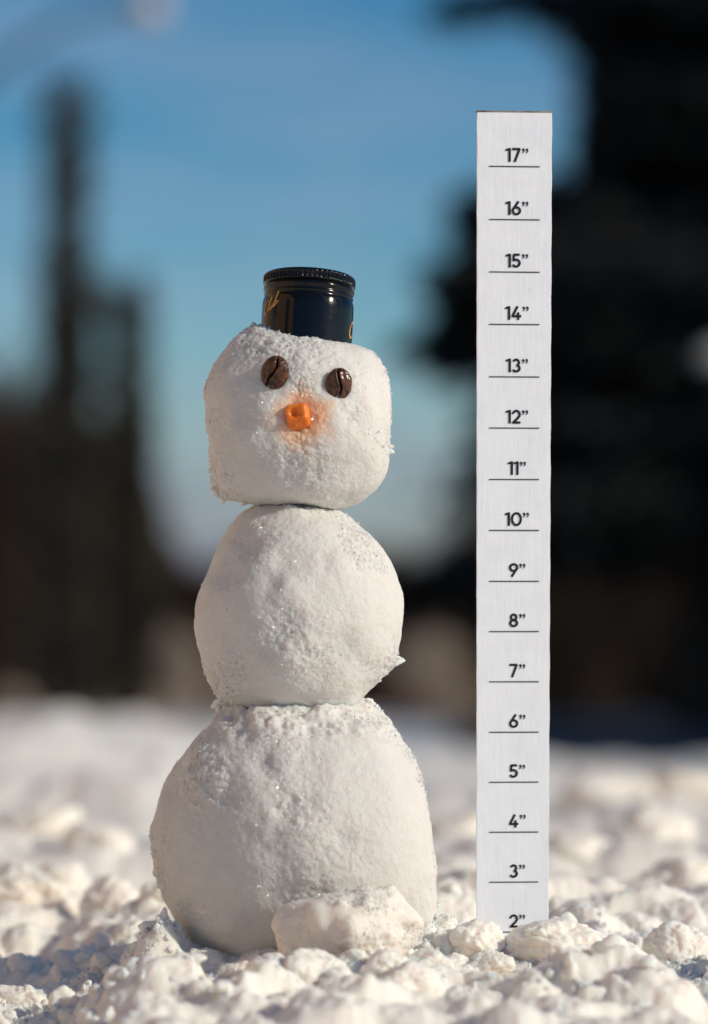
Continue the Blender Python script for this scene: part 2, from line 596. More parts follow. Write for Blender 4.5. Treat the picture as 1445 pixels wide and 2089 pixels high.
# dark asphalt strip added for the band of shade; navy put into its colour
M_SHADE_ASPHALT = plain_mat('navy_shade_asphalt', (0.014, 0.022, 0.040), (0.028, 0.040, 0.066), 3.0, 0.95, spec=0.05)
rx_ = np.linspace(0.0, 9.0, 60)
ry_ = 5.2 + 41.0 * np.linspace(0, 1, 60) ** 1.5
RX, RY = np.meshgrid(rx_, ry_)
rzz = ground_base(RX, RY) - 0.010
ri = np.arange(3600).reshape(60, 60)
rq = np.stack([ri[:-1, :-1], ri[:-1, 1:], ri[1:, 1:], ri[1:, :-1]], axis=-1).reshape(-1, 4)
keepq = strip_mask(RX, RY).ravel()[rq].max(axis=1) > 0.3
obj('shade_strip', mesh_from('shade_strip', np.stack([RX, RY, rzz], axis=-1).reshape(-1, 3), rq[keepq]), M_SHADE_ASPHALT, kind='structure', label='dark navy asphalt strip behind the snow with shade put into its colour')


# ------------------------------------------------------------------ loose grains (stuff)
def grains(name, pts, sizes, parent=None, **kw):
    n = len(pts)
    base = np.array([[1, 0, 0], [-1, 0, 0], [0, 1, 0], [0, -1, 0], [0, 0, 1], [0, 0, -1]], float)
    tri = np.array([[0, 2, 4], [2, 1, 4], [1, 3, 4], [3, 0, 4], [2, 0, 5], [1, 2, 5], [3, 1, 5], [0, 3, 5]])
    v = base[None] * sizes[:, None, None] * rng.uniform(0.5, 1.3, (n, 6, 1)) + rng.normal(size=(n, 6, 3)) * sizes[:, None, None] * 0.18
    q = rng.normal(size=(n, 3))
    q /= np.linalg.norm(q, axis=1)[:, None]
    h = np.cross(q, rng.normal(size=(n, 3)))
    h /= np.linalg.norm(h, axis=1)[:, None]
    R = np.stack([q, h, np.cross(q, h)], axis=2)
    v = np.einsum('nij,nkj->nki', R, v) + pts[:, None]
    f = (np.arange(n)[:, None, None] * 6 + tri[None]).reshape(-1, 3)
    return obj(name, mesh_from(name, v.reshape(-1, 3), f, smooth=True), M_GRAIN, parent, kind='stuff', **kw)


ng = 26000
ax_ = rng.uniform(-0.2, 0.2, ng)
ay_ = rng.normal(-0.01, 0.05, ng)
gpt = np.stack([ax_, ay_, gz(ax_, ay_)], axis=1)
clump = vnoise(gpt, 0.012, 41) + 0.6 * vnoise(gpt, 0.004, 42)
keep = clump > -0.15
gpt = gpt[keep]
gs = 0.00022 + 0.00075 * rng.random(len(gpt)) ** 3
gpt[:, 2] += gs * 0.4
grains('snow_crumbs', gpt, gs, label='loose snow crumbs scattered over the trodden snow', cat='snow')


# crumbs of every size piled on the ground near the snowman, too many to count
def crumbs(name, n, sub, rmin, rmax, power, spread, seed, label):
    r = np.random.default_rng(seed)
    v, f = ico(sub)
    x = r.uniform(-0.21, 0.21, n)
    y = r.normal(-0.015, spread, n)
    pp = np.stack([x, y, np.zeros(n)], axis=1)
    cl = vnoise(pp, 0.035, seed) + 0.7 * vnoise(pp, 0.014, seed + 1)
    ok = (cl > -0.1) & (((x + 0.029) / 0.062) ** 2 + (y / 0.060) ** 2 > 1) & (y > -0.22)
    ok &= ~((x > 0.05) & (x < 0.105) & (y > -0.05) & (y < 0.03))
    x, y = x[ok], y[ok]
    n = len(x)
    rad = rmin + (rmax - rmin) * r.random(n) ** power
    ctr = np.stack([x, y, gz(x, y) + rad * r.uniform(-0.35, 0.15, n)], axis=1)
    u_ = v[None] + (r.uniform(-50, 50, (n, 3)))[:, None]
    u2 = u_.reshape(-1, 3)
    h = (1 + 0.6 * vnoise(u2, 1.0, seed + 2) + 0.42 * vnoise(u2, 0.5, seed + 3)).reshape(n, len(v), 1)
    sc3 = r.uniform(0.5, 1.3, (n, 1, 3))
    vv_ = v[None] * h * sc3 * rad[:, None, None] + ctr[:, None]
    ff_ = (np.arange(n)[:, None, None] * len(v) + f[None]).reshape(-1, 3)
    return obj(name, mesh_from(name, vv_.reshape(-1, 3), ff_), M_GROUND, kind='stuff', label=label, cat='snow')


crumbs('loose_snow', 800, 3, 0.0016, 0.0052, 2.2, 0.075, 301, 'crumbled snow heaped round the clods at the snowman\'s foot')
crumbs('snow_granules', 6500, 2, 0.0006, 0.0019, 1.8, 0.055, 303, 'coarse granules of snow sprinkled between the crumbs')


# ------------------------------------------------------------------ snow clods
def clod_mesh(seed, n=6, sharp=0.25):
    v, f = ico(n)
    r = random.Random(seed)
    p = v.copy()
    # a few flat broken faces
    for _ in range(9):
        a = Vector((r.gauss(0, 1), r.gauss(0, 1), r.gauss(0, 1))).normalized()
        lim = r.uniform(0.62, 0.95)
        dd = p @ np.array(a)
        over = np.clip(dd - lim, 0, None)
        p = p - np.outer(over * 0.6, np.array(a))
    off = np.array([seed * 7.3, seed * 1.7, -seed * 3.1])
    nrm = p / np.linalg.norm(p, axis=1)[:, None]
    h = fbm(p + off, 0.95, 2, seed) * 0.34 + fbm(p + off, 0.36, 3, seed + 5, 0.65) * 0.17
    m = 0.35 + 0.65 * sstep(-0.3, 0.4, vnoise(p + off, 0.6, seed + 9))
    h = h + m * (vnoise(p + off, 0.13, seed + 11) * 0.042 + vnoise(p + off, 0.065, seed + 12) * 0.032 + vnoise(p + off, 0.034, seed + 13) * 0.024)
    return mesh_from('snow_clod', p + nrm * h[:, None], f)


clod_me = [clod_mesh(i + 1) for i in range(10)]
clod_small = [clod_mesh(i + 31, 4) for i in range(8)]
for me in clod_me + clod_small:
    me.materials.append(M_CLOD)


def add_clod(me, loc, r, sq, label, group):
    o = bpy.data.objects.new('snow_clod', me)
    COL.objects.link(o)
    o.location = loc
    o.scale = (r * random.uniform(0.95, 1.15), r * random.uniform(0.9, 1.1), r * sq)
    o.rotation_euler = (random.uniform(-0.25, 0.25), random.uniform(-0.25, 0.25), random.uniform(0, 6.28))
    o['label'] = label
    o['category'] = 'snow clod'
    if group:
        o['group'] = group
    return o


for (px, py, rp, y, sq, va, lb) in CLODS:
    c = P(px, py, y)
    r = rp * K(y)
    if lb is None:
        if y < 0.02:
            if px < 480:
                lab, grp = 'crumbly snow clod on the shaded side of the snowman near the cube-like clod', 'snow clods on the shaded side of the snowman'
            elif px < 900:
                lab, grp = 'crumbly snow clod in front of the broken chunk at the snowman\'s foot', 'snow clods in front of the snowman'
            elif px < 1010:
                lab, grp = 'snow clod in the gap between the snowman\'s foot and the measuring board', 'snow clods between the snowman and the board'
            elif px < 1250:
                lab, grp = 'snow clod lying in front of the measuring board below the broad pale lump', 'snow clods in front of the board'
            else:
                lab, grp = 'snow clod on the sunny side of the measuring board past the broad pale lump', 'snow clods on the sunny side of the board'
        elif px < 600:
            lab, grp = 'soft lump of snow behind the shadow that the snowman casts', 'snow lumps behind the snowman'
        else:
            lab, grp = 'soft lump of snow on the churned ground behind the measuring board', 'snow lumps behind the board'
    else:
        lab, grp = lb, None
    add_clod(clod_me[va], c, r, sq, lab, grp)
# smaller ones strewn about
n_small = 0
while n_small < 70:
    x = random.uniform(-0.2, 0.2)
    y = random.gauss(-0.02, 0.07)
    if y < -0.2 or ((x + 0.029) / 0.085) ** 2 + (y / 0.085) ** 2 < 1:
        continue
    if 0.045 < x < 0.11 and -0.06 < y < 0.02:
        continue
    r = 0.0022 + 0.0055 * random.random() ** 2
    z = float(gz(np.array([x]), np.array([y]))[0])
    add_clod(random.choice(clod_small), (x, y, z + r * 0.25), r, random.uniform(0.7, 1.0),
             'pea-sized crumb of snow among the larger clods round the snowman', 'small crumbs of snow round the snowman')
    n_small += 1

# ------------------------------------------------------------------ snowman


def silhouette(cx, cy, pts, sig=2.0):
    pts = np.array(pts, float)
    a = np.arctan2(-(pts[:, 1] - cy), pts[:, 0] - cx)
    r = np.hypot(pts[:, 0] - cx, pts[:, 1] - cy) * S
    o = np.argsort(a)
    a, r = a[o], r[o]
    t = np.linspace(-math.pi, math.pi, 721)[:-1]
    v = np.interp(t, np.concatenate([a - 2 * math.pi, a, a + 2 * math.pi]), np.concatenate([r, r, r]))
    kn = int(sig * 8)
    k = np.exp(-0.5 * (np.arange(-kn, kn + 1) * 0.5 / sig) ** 2)
    k /= k.sum()
    v = np.convolve(np.concatenate([v[-kn:], v, v[:kn]]), k, mode='valid')
    return lambda th: np.interp(th, np.concatenate([t, [math.pi]]), np.concatenate([v, v[:1]]))


def snowball(name, cx, cy, pts, depth, n_exp, seed, parent, mat, rough=(), dents=(), y0=0.0, sub=8, amp=1.0, ng=7000, seam=()):
    v, f = ico(sub)
    c = P(cx, cy, 0)
    rs = silhouette(cx, cy, pts)
    th = np.arctan2(v[:, 2], v[:, 0])
    cph = np.hypot(v[:, 0], v[:, 2])
    sph = v[:, 1]
    k = 1 / (cph ** n_exp + np.abs(sph) ** n_exp) ** (1 / n_exp)
    wsm = sstep(0.12, 0.75, np.abs(sph))
    rr = (rs(th) * (1 - wsm) + silhouette(cx, cy, pts, 26.0)(th) * wsm) * k
    p = np.stack([v[:, 0] * rr, sph * k * depth, v[:, 2] * rr], axis=1)
    off = np.array([seed * 0.31, seed * 0.17, seed * 0.23])
    q = p + off
    # roughness mask: patches of loose crystals; the rest was smoothed by hands
    m = sstep(0.14, 0.5, fbm(q, 0.034, 3, seed))
    ppx = cx + p[:, 0] / S
    ppy = cy - p[:, 2] / S
    for (rx, ry, rad, wgt) in rough:
        g = np.exp(-((ppx - rx) ** 2 + (ppy - ry) ** 2) / (rad * rad)) * (p[:, 1] < depth * 0.35)
        m = np.clip(m + wgt * g, 0, 1.3)
    h = fbm(q, 0.045, 2, seed + 1) * 0.0030 + vnoise(q, 0.014, seed + 2) * 0.0012 + vnoise(q, 0.0075, seed + 8) * 0.0003
    h += m * (vnoise(q, 0.0075, seed + 3) * 0.0007 + vnoise(q, 0.0036, seed + 4) * 0.00045 + vnoise(q, 0.0017, seed + 5) * 0.0005 + vnoise(q, 0.0010, seed + 7) * 0.0003)
    h += vnoise(q, 0.0028, seed + 6) * 0.00020 + vnoise(q, 0.0013, seed + 9) * 0.00016
    for (rx, ry, rad, dep) in dents:
        d2 = ((ppx - rx) ** 2 + (ppy - ry) ** 2) / (rad * rad)
        h -= dep * np.exp(-d2) * (p[:, 1] < 0)
    for (ra, rb, amt) in seam:
        sm = sstep(rb, ra, ppy)
        h += sm * amt * (vnoise(q, 0.009, seed + 21) * 0.0016 + vnoise(q, 0.0042, seed + 22) * 0.0013 + vnoise(q, 0.002, seed + 23) * 0.0007)
    p = p + v * (h * amp)[:, None]
    o = obj(name, mesh_from(name, p, f), mat, parent)
    o.location = (c.x, y0, c.z)
    # loose crystals sitting on the rough patches
    wgt = np.clip(m - 0.1, 0.004, 1.2) ** 1.3 * (p[:, 1] < depth * 0.4)
    ng = int(ng * 0.6)
    pick = rng.choice(len(p), size=ng, p=wgt / wgt.sum())
    gs_ = 0.00014 + 0.00048 * rng.random(ng) ** 3.5
    g = grains('snow_crystals', p[pick] + v[pick] * (gs_ * rng.uniform(-0.2, 1.1, ng))[:, None], gs_, o)
    return o


foot = P(605, 1925, 0)
snowman = obj('snowman', None, label='small three-ball snowman with coffee bean eyes and a carrot stub nose', cat='snowman')
snowman.location = (foot.x, 0, foot.z)
bpy.context.view_layer.update()
OFF = Vector(snowman.location)

base_pts = [(460, 1452), (428, 1480), (387, 1523), (345, 1580), (322, 1640), (316, 1700), (322, 1770), (338, 1830), (365, 1895), (410, 1950), (500, 1985), (605, 1995),
            (720, 1990), (820, 1965), (880, 1930), (893, 1880), (889, 1800), (887, 1720), (876, 1650), (855, 1590), (820, 1520), (785, 1470), (748, 1436), (690, 1420), (600, 1416), (510, 1426)]
mid_pts = [(600, 1022), (545, 1028), (490, 1052), (450, 1098), (420, 1160), (398, 1220), (389, 1268), (396, 1310), (418, 1362), (444, 1412), (500, 1468), (600, 1490), (690, 1472), (745, 1422),
           (785, 1386), (806, 1352), (815, 1310), (819, 1265), (810, 1200), (800, 1150), (770, 1105), (735, 1068), (690, 1040)]
head_pts = [(612, 690), (560, 676), (520, 670), (488, 686), (455, 722), (434, 760), (424, 800), (427, 850), (431, 900), (431, 950), (433, 992), (447, 1012), (490, 1024), (550, 1030), (620, 1036),
            (690, 1034), (735, 1024), (768, 990), (790, 945), (794, 900), (796, 850), (798, 800), (788, 755), (762, 722), (720, 704), (670, 698)]


def place(o):
    o.location = Vector(o.location) - OFF


base = snowball('bottom_snowball', 605, 1690, base_pts, 0.066, 2.05, 3, snowman, M_SNOW,
                rough=[(600, 1640, 60, .8), (680, 1740, 80, .7), (560, 1500, 90, .7), (620, 1830, 50, .6), (315, 1720, 45, 1), (330, 1790, 40, 1), (380, 1920, 40, .8), (750, 1450, 40, .9), (450, 1450, 30, 1)],
                dents=[(490, 1480, 28, .0025), (590, 1640, 26, .0028), (700, 1700, 22, .002), (640, 1480, 20, .0015), (400, 1760, 24, .0015), (545, 1560, 30, .002)], ng=9000, seam=[(1470, 1520, 1.0)])
middle = snowball('middle_snowball', 603, 1245, mid_pts, 0.052, 2.0, 8, snowman, M_SNOW,
                  rough=[(600, 1300, 70, .8), (560, 1110, 50, .5), (790, 1380, 40, 1.1), (810, 1340, 20, 1.3), (650, 1350, 50, .6), (445, 1415, 25, .9)],
                  dents=[(500, 1115, 30, .003), (560, 1190, 22, .0018), (470, 1170, 34, .002), (570, 1290, 30, .0012)], ng=6000)
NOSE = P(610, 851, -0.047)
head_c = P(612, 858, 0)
M_HEAD = snow_mat('packed_snow_with_carrot_stain_glow', stain_glow=((NOSE.x - head_c.x + 0.002, -0.044, NOSE.z - head_c.z - 0.001), 0.014))
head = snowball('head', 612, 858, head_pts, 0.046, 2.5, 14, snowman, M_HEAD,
                rough=[(435, 960, 45, 1.0), (450, 1010, 40, 1.1), (428, 870, 24, .9), (540, 690, 60, 1.0), (620, 700, 70, .9), (600, 930, 60, .8), (640, 980, 60, .6), (795, 910, 22, 1.2), (620, 800, 30, .7), (615, 885, 26, .8)],
                dents=[(615, 850, 34, .0018), (562, 765, 34, .0015), (690, 788, 32, .0012)], ng=7000)
for o in (base, middle, head):
    place(o)

# loose flakes still clinging to the edges
FL = {base: [(319, 1698, 10), (319, 1722, 9), (322, 1778, 13), (328, 1794, 10), (321, 1765, 9), (320, 1712, 7), (326, 1786, 8), (452, 1434, 15), (462, 1452, 17), (447, 1446, 9), (752, 1434, 12), (766, 1446, 9), (372, 1908, 10), (886, 1850, 8)],
      middle: [(808, 1342, 11), (814, 1350, 8), (448, 1412, 9)],
      head: [(794, 912, 7), (791, 920, 8), (433, 960, 7), (440, 1005, 9), (455, 1016, 8), (430, 880, 6), (500, 1026, 7), (520, 672, 9), (498, 680, 8)]}
for bl_, lst in FL.items():
    cpx, cpy = {base: (605, 1690), middle: (603, 1245), head: (612, 858)}[bl_]
    for i, (px, py, rp) in enumerate(lst):
        o = bpy.data.objects.new('snow_flake', clod_small[(i * 3 + rp) % 8])
        COL.objects.link(o)
        o.parent = bl_
        o.location = ((px - cpx) * S, random.uniform(-0.006, 0.002), (cpy - py) * S)
        o.scale = (rp * S * 1.5, rp * S * 0.8, rp * S * random.uniform(0.4, 0.9))
        o.rotation_euler = (random.uniform(0, 6), random.uniform(0, 6), random.uniform(0, 6))

# front surface of the head at a pixel (for the eyes, nose)
hco = np.zeros(len(head.data.vertices) * 3, dtype=np.float32)
head.data.vertices.foreach_get('co', hco)
hco = hco.reshape(-1, 3)


def head_front(px, py):
    # the ray from the camera narrows a little towards it; correct for the depth
    y = -0.04
    for _ in range(4):
        q = P(px, py, y)
        lx, lz = q.x - head_c.x, q.z - head_c.z
        d = (hco[:, 0] - lx) ** 2 + (hco[:, 2] - lz) ** 2 + np.where(hco[:, 1] > 0, 1, 0)
        y = float(hco[np.argsort(d)[:8], 1].mean())
    return Vector((lx, y, lz))


# coffee beans
m, t, b = new_mat('roasted_bean')
n_, l_ = t.nodes.new, t.links.new
co = n_('ShaderNodeTexCoord')
nz = n_('ShaderNodeTexNoise')
nz.inputs['Scale'].default_value = 420
nz.inputs['Detail'].default_value = 5
rp = n_('ShaderNodeValToRGB')
rp.color_ramp.elements[0].position = 0.35
rp.color_ramp.elements[0].color = (0.020, 0.008, 0.004, 1)
rp.color_ramp.elements[1].position = 0.72
rp.color_ramp.elements[1].color = (0.16, 0.062, 0.030, 1)
l_(co.outputs['Object'], nz.inputs['Vector'])
l_(nz.outputs['Fac'], rp.inputs['Fac'])
l_(rp.outputs['Color'], b.inputs['Base Color'])
b.inputs['Roughness'].default_value = 0.24
b.inputs['Specular IOR Level'].default_value = 0.45
bp = n_('ShaderNodeBump')
bp.inputs['Strength'].default_value = 0.5
bp.inputs['Distance'].default_value = 0.0004
n2 = n_('ShaderNodeTexNoise')
n2.inputs['Scale'].default_value = 700
l_(co.outputs['Object'], n2.inputs['Vector'])
l_(n2.outputs['Fac'], bp.inputs['Height'])
l_(bp.outputs['Normal'], b.inputs['Normal'])
M_BEAN = m


def bean(px, py, a, bb, tilt, yaw, pitch, seed, depth=0.55):
    v, f = ico(6)
    A, Bz, Dp = a * S, bb * S, a * S * depth
    p = v * np.array([A, Dp, Bz])
    front = v[:, 1] < 0
    # flat belly facing out
    p[:, 1] = np.where(front, -Dp * 0.95 * np.abs(v[:, 1]) ** 0.75, p[:, 1])
    # S-shaped crease with rounded lips
    xs = A * 0.20 * np.sin(v[:, 2] * 3.0 + (0.4 if seed == 2 else 2.6))
    d = (p[:, 0] - xs)
    wdt = A * 0.06 * (1 + 0.5 * vnoise(v * 1.0 + seed, 0.5, seed))
    g = np.exp(-(d / wdt) ** 2)
    lip = np.exp(-((np.abs(d) - wdt * 2.6) / (wdt * 1.6)) ** 2)
    ends = sstep(0.99, 0.72, np.abs(v[:, 2]))
    p[:, 1] += np.where(front, (g * A * 0.42 - lip * A * 0.07) * ends, 0)
    p += v * (fbm(v + seed * 3.1, 0.5, 3, seed) * A * 0.045)[:, None]
    o = obj('eye', mesh_from('eye', p, f), M_BEAN, head)
    c = head_front(px, py)
    o.location = c + Vector((0, -Dp * 0.40, 0))
    o.rotation_euler = Euler((pitch, tilt, yaw), 'ZXY')
    return o


e1 = bean(562, 761, 29, 34.5, 0.30, -0.35, 0.10, 2, 0.62)
e1['label'] = 'dark coffee bean turned away from the sun'
e2 = bean(691, 784, 27, 32.5, 0.14, 0.12, 0.05, 5, 0.55)
e2['label'] = 'sunlit brown coffee bean with open crease'

# carrot stub
m, t, b = new_mat('carrot')
n_, l_ = t.nodes.new, t.links.new
co = n_('ShaderNodeTexCoord')
nz = n_('ShaderNodeTexNoise')
nz.inputs['Scale'].default_value = 260
nz.inputs['Detail'].default_value = 4
rp = n_('ShaderNodeValToRGB')
rp.color_ramp.elements[0].position = 0.3
rp.color_ramp.elements[0].color = (0.72, 0.12, 0.008, 1)
rp.color_ramp.elements[1].position = 0.68
rp.color_ramp.elements[1].color = (0.90, 0.30, 0.04, 1)
l_(co.outputs['Object'], nz.inputs['Vector'])
l_(nz.outputs['Fac'], rp.inputs['Fac'])
l_(rp.outputs['Color'], b.inputs['Base Color'])
b.inputs['Roughness'].default_value = 0.35
b.inputs['Subsurface Weight'].default_value = 0.5
b.inputs['Subsurface Radius'].default_value = (1.0, 0.35, 0.1)
b.inputs['Subsurface Scale'].default_value = 0.003
M_CARROT = m
v, f = ico(5)
e = 5.0
kk = 1 / (np.abs(v[:, 0]) ** e + np.abs(v[:, 1]) ** e + np.abs(v[:, 2]) ** e) ** (1 / e)
p = v * kk[:, None] * np.array([23, 34, 27]) * S
# the cut end: a hollow in its upper half, a slanting chip below
fr = sstep(-10 * S, -28 * S, p[:, 1])
hol = np.exp(-(((p[:, 0] + 4 * S) / (13 * S)) ** 2 + ((p[:, 2] - 9 * S) / (10 * S)) ** 2))
p[:, 1] += fr * hol * 14 * S
p[:, 1] += fr * np.clip(-p[:, 2] - 4 * S, 0, None) * 0.9
p += v * (fbm(v * 1.0, 0.5, 3, 4) * 1.6 * S)[:, None]
nose = obj('nose', mesh_from('nose', p, f), M_CARROT, head)
nose.location = head_front(610, 851) + Vector((0, 0.0012, 0))
nose.rotation_euler = Euler((0.05, -0.16, -0.12), 'ZXY')
nose['label'] = 'cut orange carrot stub'

# ------------------------------------------------------------------ chunk of snow leaning on the snowman's foot
ch_pts = [(562, 1888), (596, 1852), (616, 1826), (648, 1812), (690, 1816), (722, 1832), (760, 1826), (800, 1836), (838, 1862), (872, 1888), (898, 1912), (886, 1930), (840, 1950), (770, 1968), (690, 1966), (615, 1945), (574, 1915)]
cy_d = -0.074
v, f = ico(7)
rs0 = silhouette(725, 1892, ch_pts, 5.0)
rs1 = silhouette(725, 1892, ch_pts, 24.0)
wch = sstep(0.1, 0.7, np.abs(v[:, 1]))


def rs(th_):
    return rs0(th_) * (1 - wch) + rs1(th_) * wch


th = np.arctan2(v[:, 2], v[:, 0])
cph = np.hypot(v[:, 0], v[:, 2])
p = np.stack([v[:, 0] * rs(th) * K(cy_d) / S, v[:, 1] * 0.024, v[:, 2] * rs(th) * K(cy_d) / S], axis=1)
for _ in range(16):
    a = Vector((random.gauss(0, 1), random.gauss(-0.6, 0.7), random.gauss(0.2, 1))).normalized()
    dd = p @ np.array(a)
    lim = dd.max() * random.uniform(0.66, 0.9)
    p = p - np.outer(np.clip(dd - lim, 0, None) * 0.6, np.array(a))
q = p + 3.3
mk = sstep(-0.1, 0.4, fbm(q, 0.016, 2, 71))
h = fbm(q, 0.024, 3, 70, 0.6) * 0.0062 + mk * (vnoise(q, 0.006, 72) * 0.0014 + vnoise(q, 0.0028, 73) * 0.0009 + vnoise(q, 0.0014, 74) * 0.0004)
p = p + v * h[:, None]
chunk = obj('snow_chunk', mesh_from('snow_chunk', p * np.array([1.14, 1.0, 1.10]), f), M_CHUNK, label='broken chunk of packed snow leaning on the front of the snowman\'s foot', cat='snow chunk')
chunk.location = P(725, 1892, cy_d)
wg = np.clip(mk, 0.02, 1) * (p[:, 1] < 0.008)
pick = rng.choice(len(p), size=2500, p=wg / wg.sum())
gs_ = 0.00016 + 0.0005 * rng.random(2500) ** 3.5
grains('snow_crystals', p[pick] * np.array([1.14, 1.0, 1.10]) + v[pick] * gs_[:, None] * 0.5, gs_, chunk)

# ------------------------------------------------------------------ bottle cap hat
M_CAP, t, b = new_mat('black_enamel')
b.inputs['Base Color'].default_value = (0.004, 0.004, 0.005, 1)
b.inputs['Roughness'].default_value = 0.16
b.inputs['Specular IOR Level'].default_value = 0.55
nz = t.nodes.new('ShaderNodeTexNoise')
nz.inputs['Scale'].default_value = 350
nz.inputs['Detail'].default_value = 6
cc = t.nodes.new('ShaderNodeTexCoord')
t.links.new(cc.outputs['Object'], nz.inputs['Vector'])
mr = t.nodes.new('ShaderNodeMapRange')
mr.inputs['From Min'].default_value = 0.3
mr.inputs['From Max'].default_value = 0.75
mr.inputs['To Min'].default_value = 0.09
mr.inputs['To Max'].default_value = 0.2
t.links.new(nz.outputs['Fac'], mr.inputs['Value'])
t.links.new(mr.outputs['Result'], b.inputs['Roughness'])
b.inputs['Specular IOR Level'].default_value = 0.34
M_GOLD = plain_mat('gold_print', (0.45, 0.20, 0.04), (0.58, 0.30, 0.08), 300, 0.4, spec=0.5)

cap = obj('bottle_cap', None, label='black metal screw cap with gold script sitting on the snowman\'s head as a hat', cat='bottle cap')
cap.location = P(624.5, 698, -0.002)
cap.rotation_euler = Euler((math.radians(-5.5), math.radians(3.2), 0), 'XYZ')
R0 = 93.5
u = S  # profile in photograph pixels


def lathe(name, prof, seg=240, ridge=None, close_top=False):
    prof = np.array(prof, float)
    a = np.linspace(0, 2 * math.pi, seg, endpoint=False)
    n = len(prof)
    r = np.repeat(prof[:, 0:1], seg, axis=1)
    if ridge is not None:
        lo, hi, cnt, amt = ridge
        wgt = sstep(lo, lo + 3, prof[:, 1]) * sstep(hi, hi - 3, prof[:, 1])
        r = r - amt * wgt[:, None] * (0.5 + 0.5 * np.cos(a * cnt))[None] ** 0.7
    vs = np.stack([r * np.cos(a), r * np.sin(a), np.repeat(prof[:, 1:2], seg, axis=1)], axis=-1).reshape(-1, 3) * u
    ix = np.arange(n * seg).reshape(n, seg)
    fs = np.stack([ix[:-1], np.roll(ix[:-1], -1, axis=1), np.roll(ix[1:], -1, axis=1), ix[1:]], axis=-1).reshape(-1, 4)
    return mesh_from(name, vs, fs)


HT = 138.0
body = [(R0 - 1.0, -22), (R0 - 0.3, 0), (R0, 30), (R0, 62), (R0 - 0.5, 78), (R0 - 2.5, 84), (R0 - 4.5, 87), (R0 - 3.0, 90), (R0 - 2.2, 92), (R0 - 3.8, 95), (R0 - 4.6, 97), (R0 - 3.2, 99.5),
        (R0 - 1.2, 102), (R0 - 0.6, 105), (R0 - 1.4, 108), (R0 - 4.2, 111), (R0 - 5.0, 113)]
cap_body = obj('cap_body', lathe('cap_body', body, 160), M_CAP, cap)
rim = [(R0 - 5.0, 112), (R0 - 2.0, 114)] + [(R0 + 0.8, z) for z in np.linspace(115.5, 129, 14)] + [(R0 - 0.2, 131.5), (R0 - 2.5, 134), (R0 - 6, 136), (R0 - 12, 137), (R0 - 40, 137.6), (0.01, 137.8)]
cap_rim = obj('knurled_rim', lathe('knurled_rim', rim, 480, ridge=(115, 131, 60, 3.2)), M_CAP, cap)


def ribbon(pts, wd, z=0.0):
    """2-D polyline -> verts, quads of an even stroke with mitred corners; pts (n,2)"""
    p = np.array(pts, float)
    n = len(p)
    d = np.diff(p, axis=0)
    d /= np.linalg.norm(d, axis=1)[:, None] + 1e-12
    nr = np.stack([-d[:, 1], d[:, 0]], axis=1)
    vn = np.zeros((n, 2))
    vn[0], vn[-1] = nr[0], nr[-1]
    for i in range(1, n - 1):
        mm = nr[i - 1] + nr[i]
        mm /= np.linalg.norm(mm) + 1e-12
        vn[i] = mm / max(0.5, float(mm @ nr[i]))
    wd = np.asarray(wd) * np.ones(n)
    vs = np.concatenate([np.column_stack([p + vn * wd[:, None] / 2, np.full(n, z)]), np.column_stack([p - vn * wd[:, None] / 2, np.full(n, z)])])
    fs = np.array([[i, i + n, i + 1 + n, i + 1] for i in range(n - 1)])
    return vs, fs


def arc(cx, cy, rx, ry, a0, a1, n=22):
    t = np.radians(np.linspace(a0, a1, n))
    return [(cx + rx * math.cos(x), cy + ry * math.sin(x)) for x in t]


def join(parts):
    vs, fs, o = [], [], 0
    for v_, f_ in parts:
        vs.append(v_)
        fs.append(np.asarray(f_) + o)
        o += len(v_)
    return np.concatenate(vs), np.concatenate(fs)


def script_word(name, strokes, ang0, z0, slope, size, wd=0.09):
    """gold handwriting wrapped on the cap; ang0 in radians round the axis (front is -pi/2)"""
    parts = []
    for i, s_ in enumerate(strokes):
        p = np.array(s_, float)
        w_ = wd * (0.7 + 0.6 * np.abs(np.sin(np.linspace(0.4, 2.8, len(p)))))
        parts.append(ribbon(p, w_))
    v_, f_ = join(parts)
    X = (v_[:, 0] * 1.25 + 0.34 * v_[:, 1]) * size
    Yy = v_[:, 1] * size + slope * X
    a = ang0 + X / R0
    rr = R0 + 0.35
    out_ = np.stack([rr * np.cos(a), rr * np.sin(a), z0 + Yy], axis=1) * u
    return obj(name, mesh_from(name, out_, f_), M_GOLD, cap)


club = [arc(0.35, 0.55, 0.34, 0.55, 60, 310, 24),
        [(0.62, 0.18), (0.78, 0.6), (0.92, 1.0), (0.86, 1.12), (0.76, 0.9), (0.72, 0.3), (0.80, 0.02), (0.92, 0.08)],
        [(0.92, 0.08), (1.02, 0.42), (1.00, 0.1), (1.10, 0.0), (1.22, 0.15), (1.28, 0.42), (1.26, 0.08), (1.36, 0.04)],
        [(1.36, 0.04), (1.52, 0.6), (1.62, 1.1), (1.54, 1.18), (1.48, 0.9), (1.44, 0.2), (1.54, 0.0), (1.70, 0.14), (1.68, 0.36), (1.54, 0.34)],
        [(1.82, 0.16), (1.90, 0.28)]]
canad = [arc(0.5, 0.6, 0.44, 0.62, 70, 320, 26) + [(0.95, 0.25)], [(0.42, 1.05), (0.66, 1.12), (0.72, 0.88)],
         arc(1.2, 0.25, 0.2, 0.24, 60, 330, 14) + [(1.46, 0.15)], [(1.42, 0.48), (1.4, 0.1), (1.5, 0.02), (1.62, 0.12)]]
# the word sits on the shaded side of the cap, climbing to the right; its repeat starts near the other edge
script_word('lettering', club, math.radians(-90 - 70), 40, 0.42, 21, 0.12)
script_word('lettering', canad, math.radians(-90 + 66), 6, 0.25, 26, 0.12)

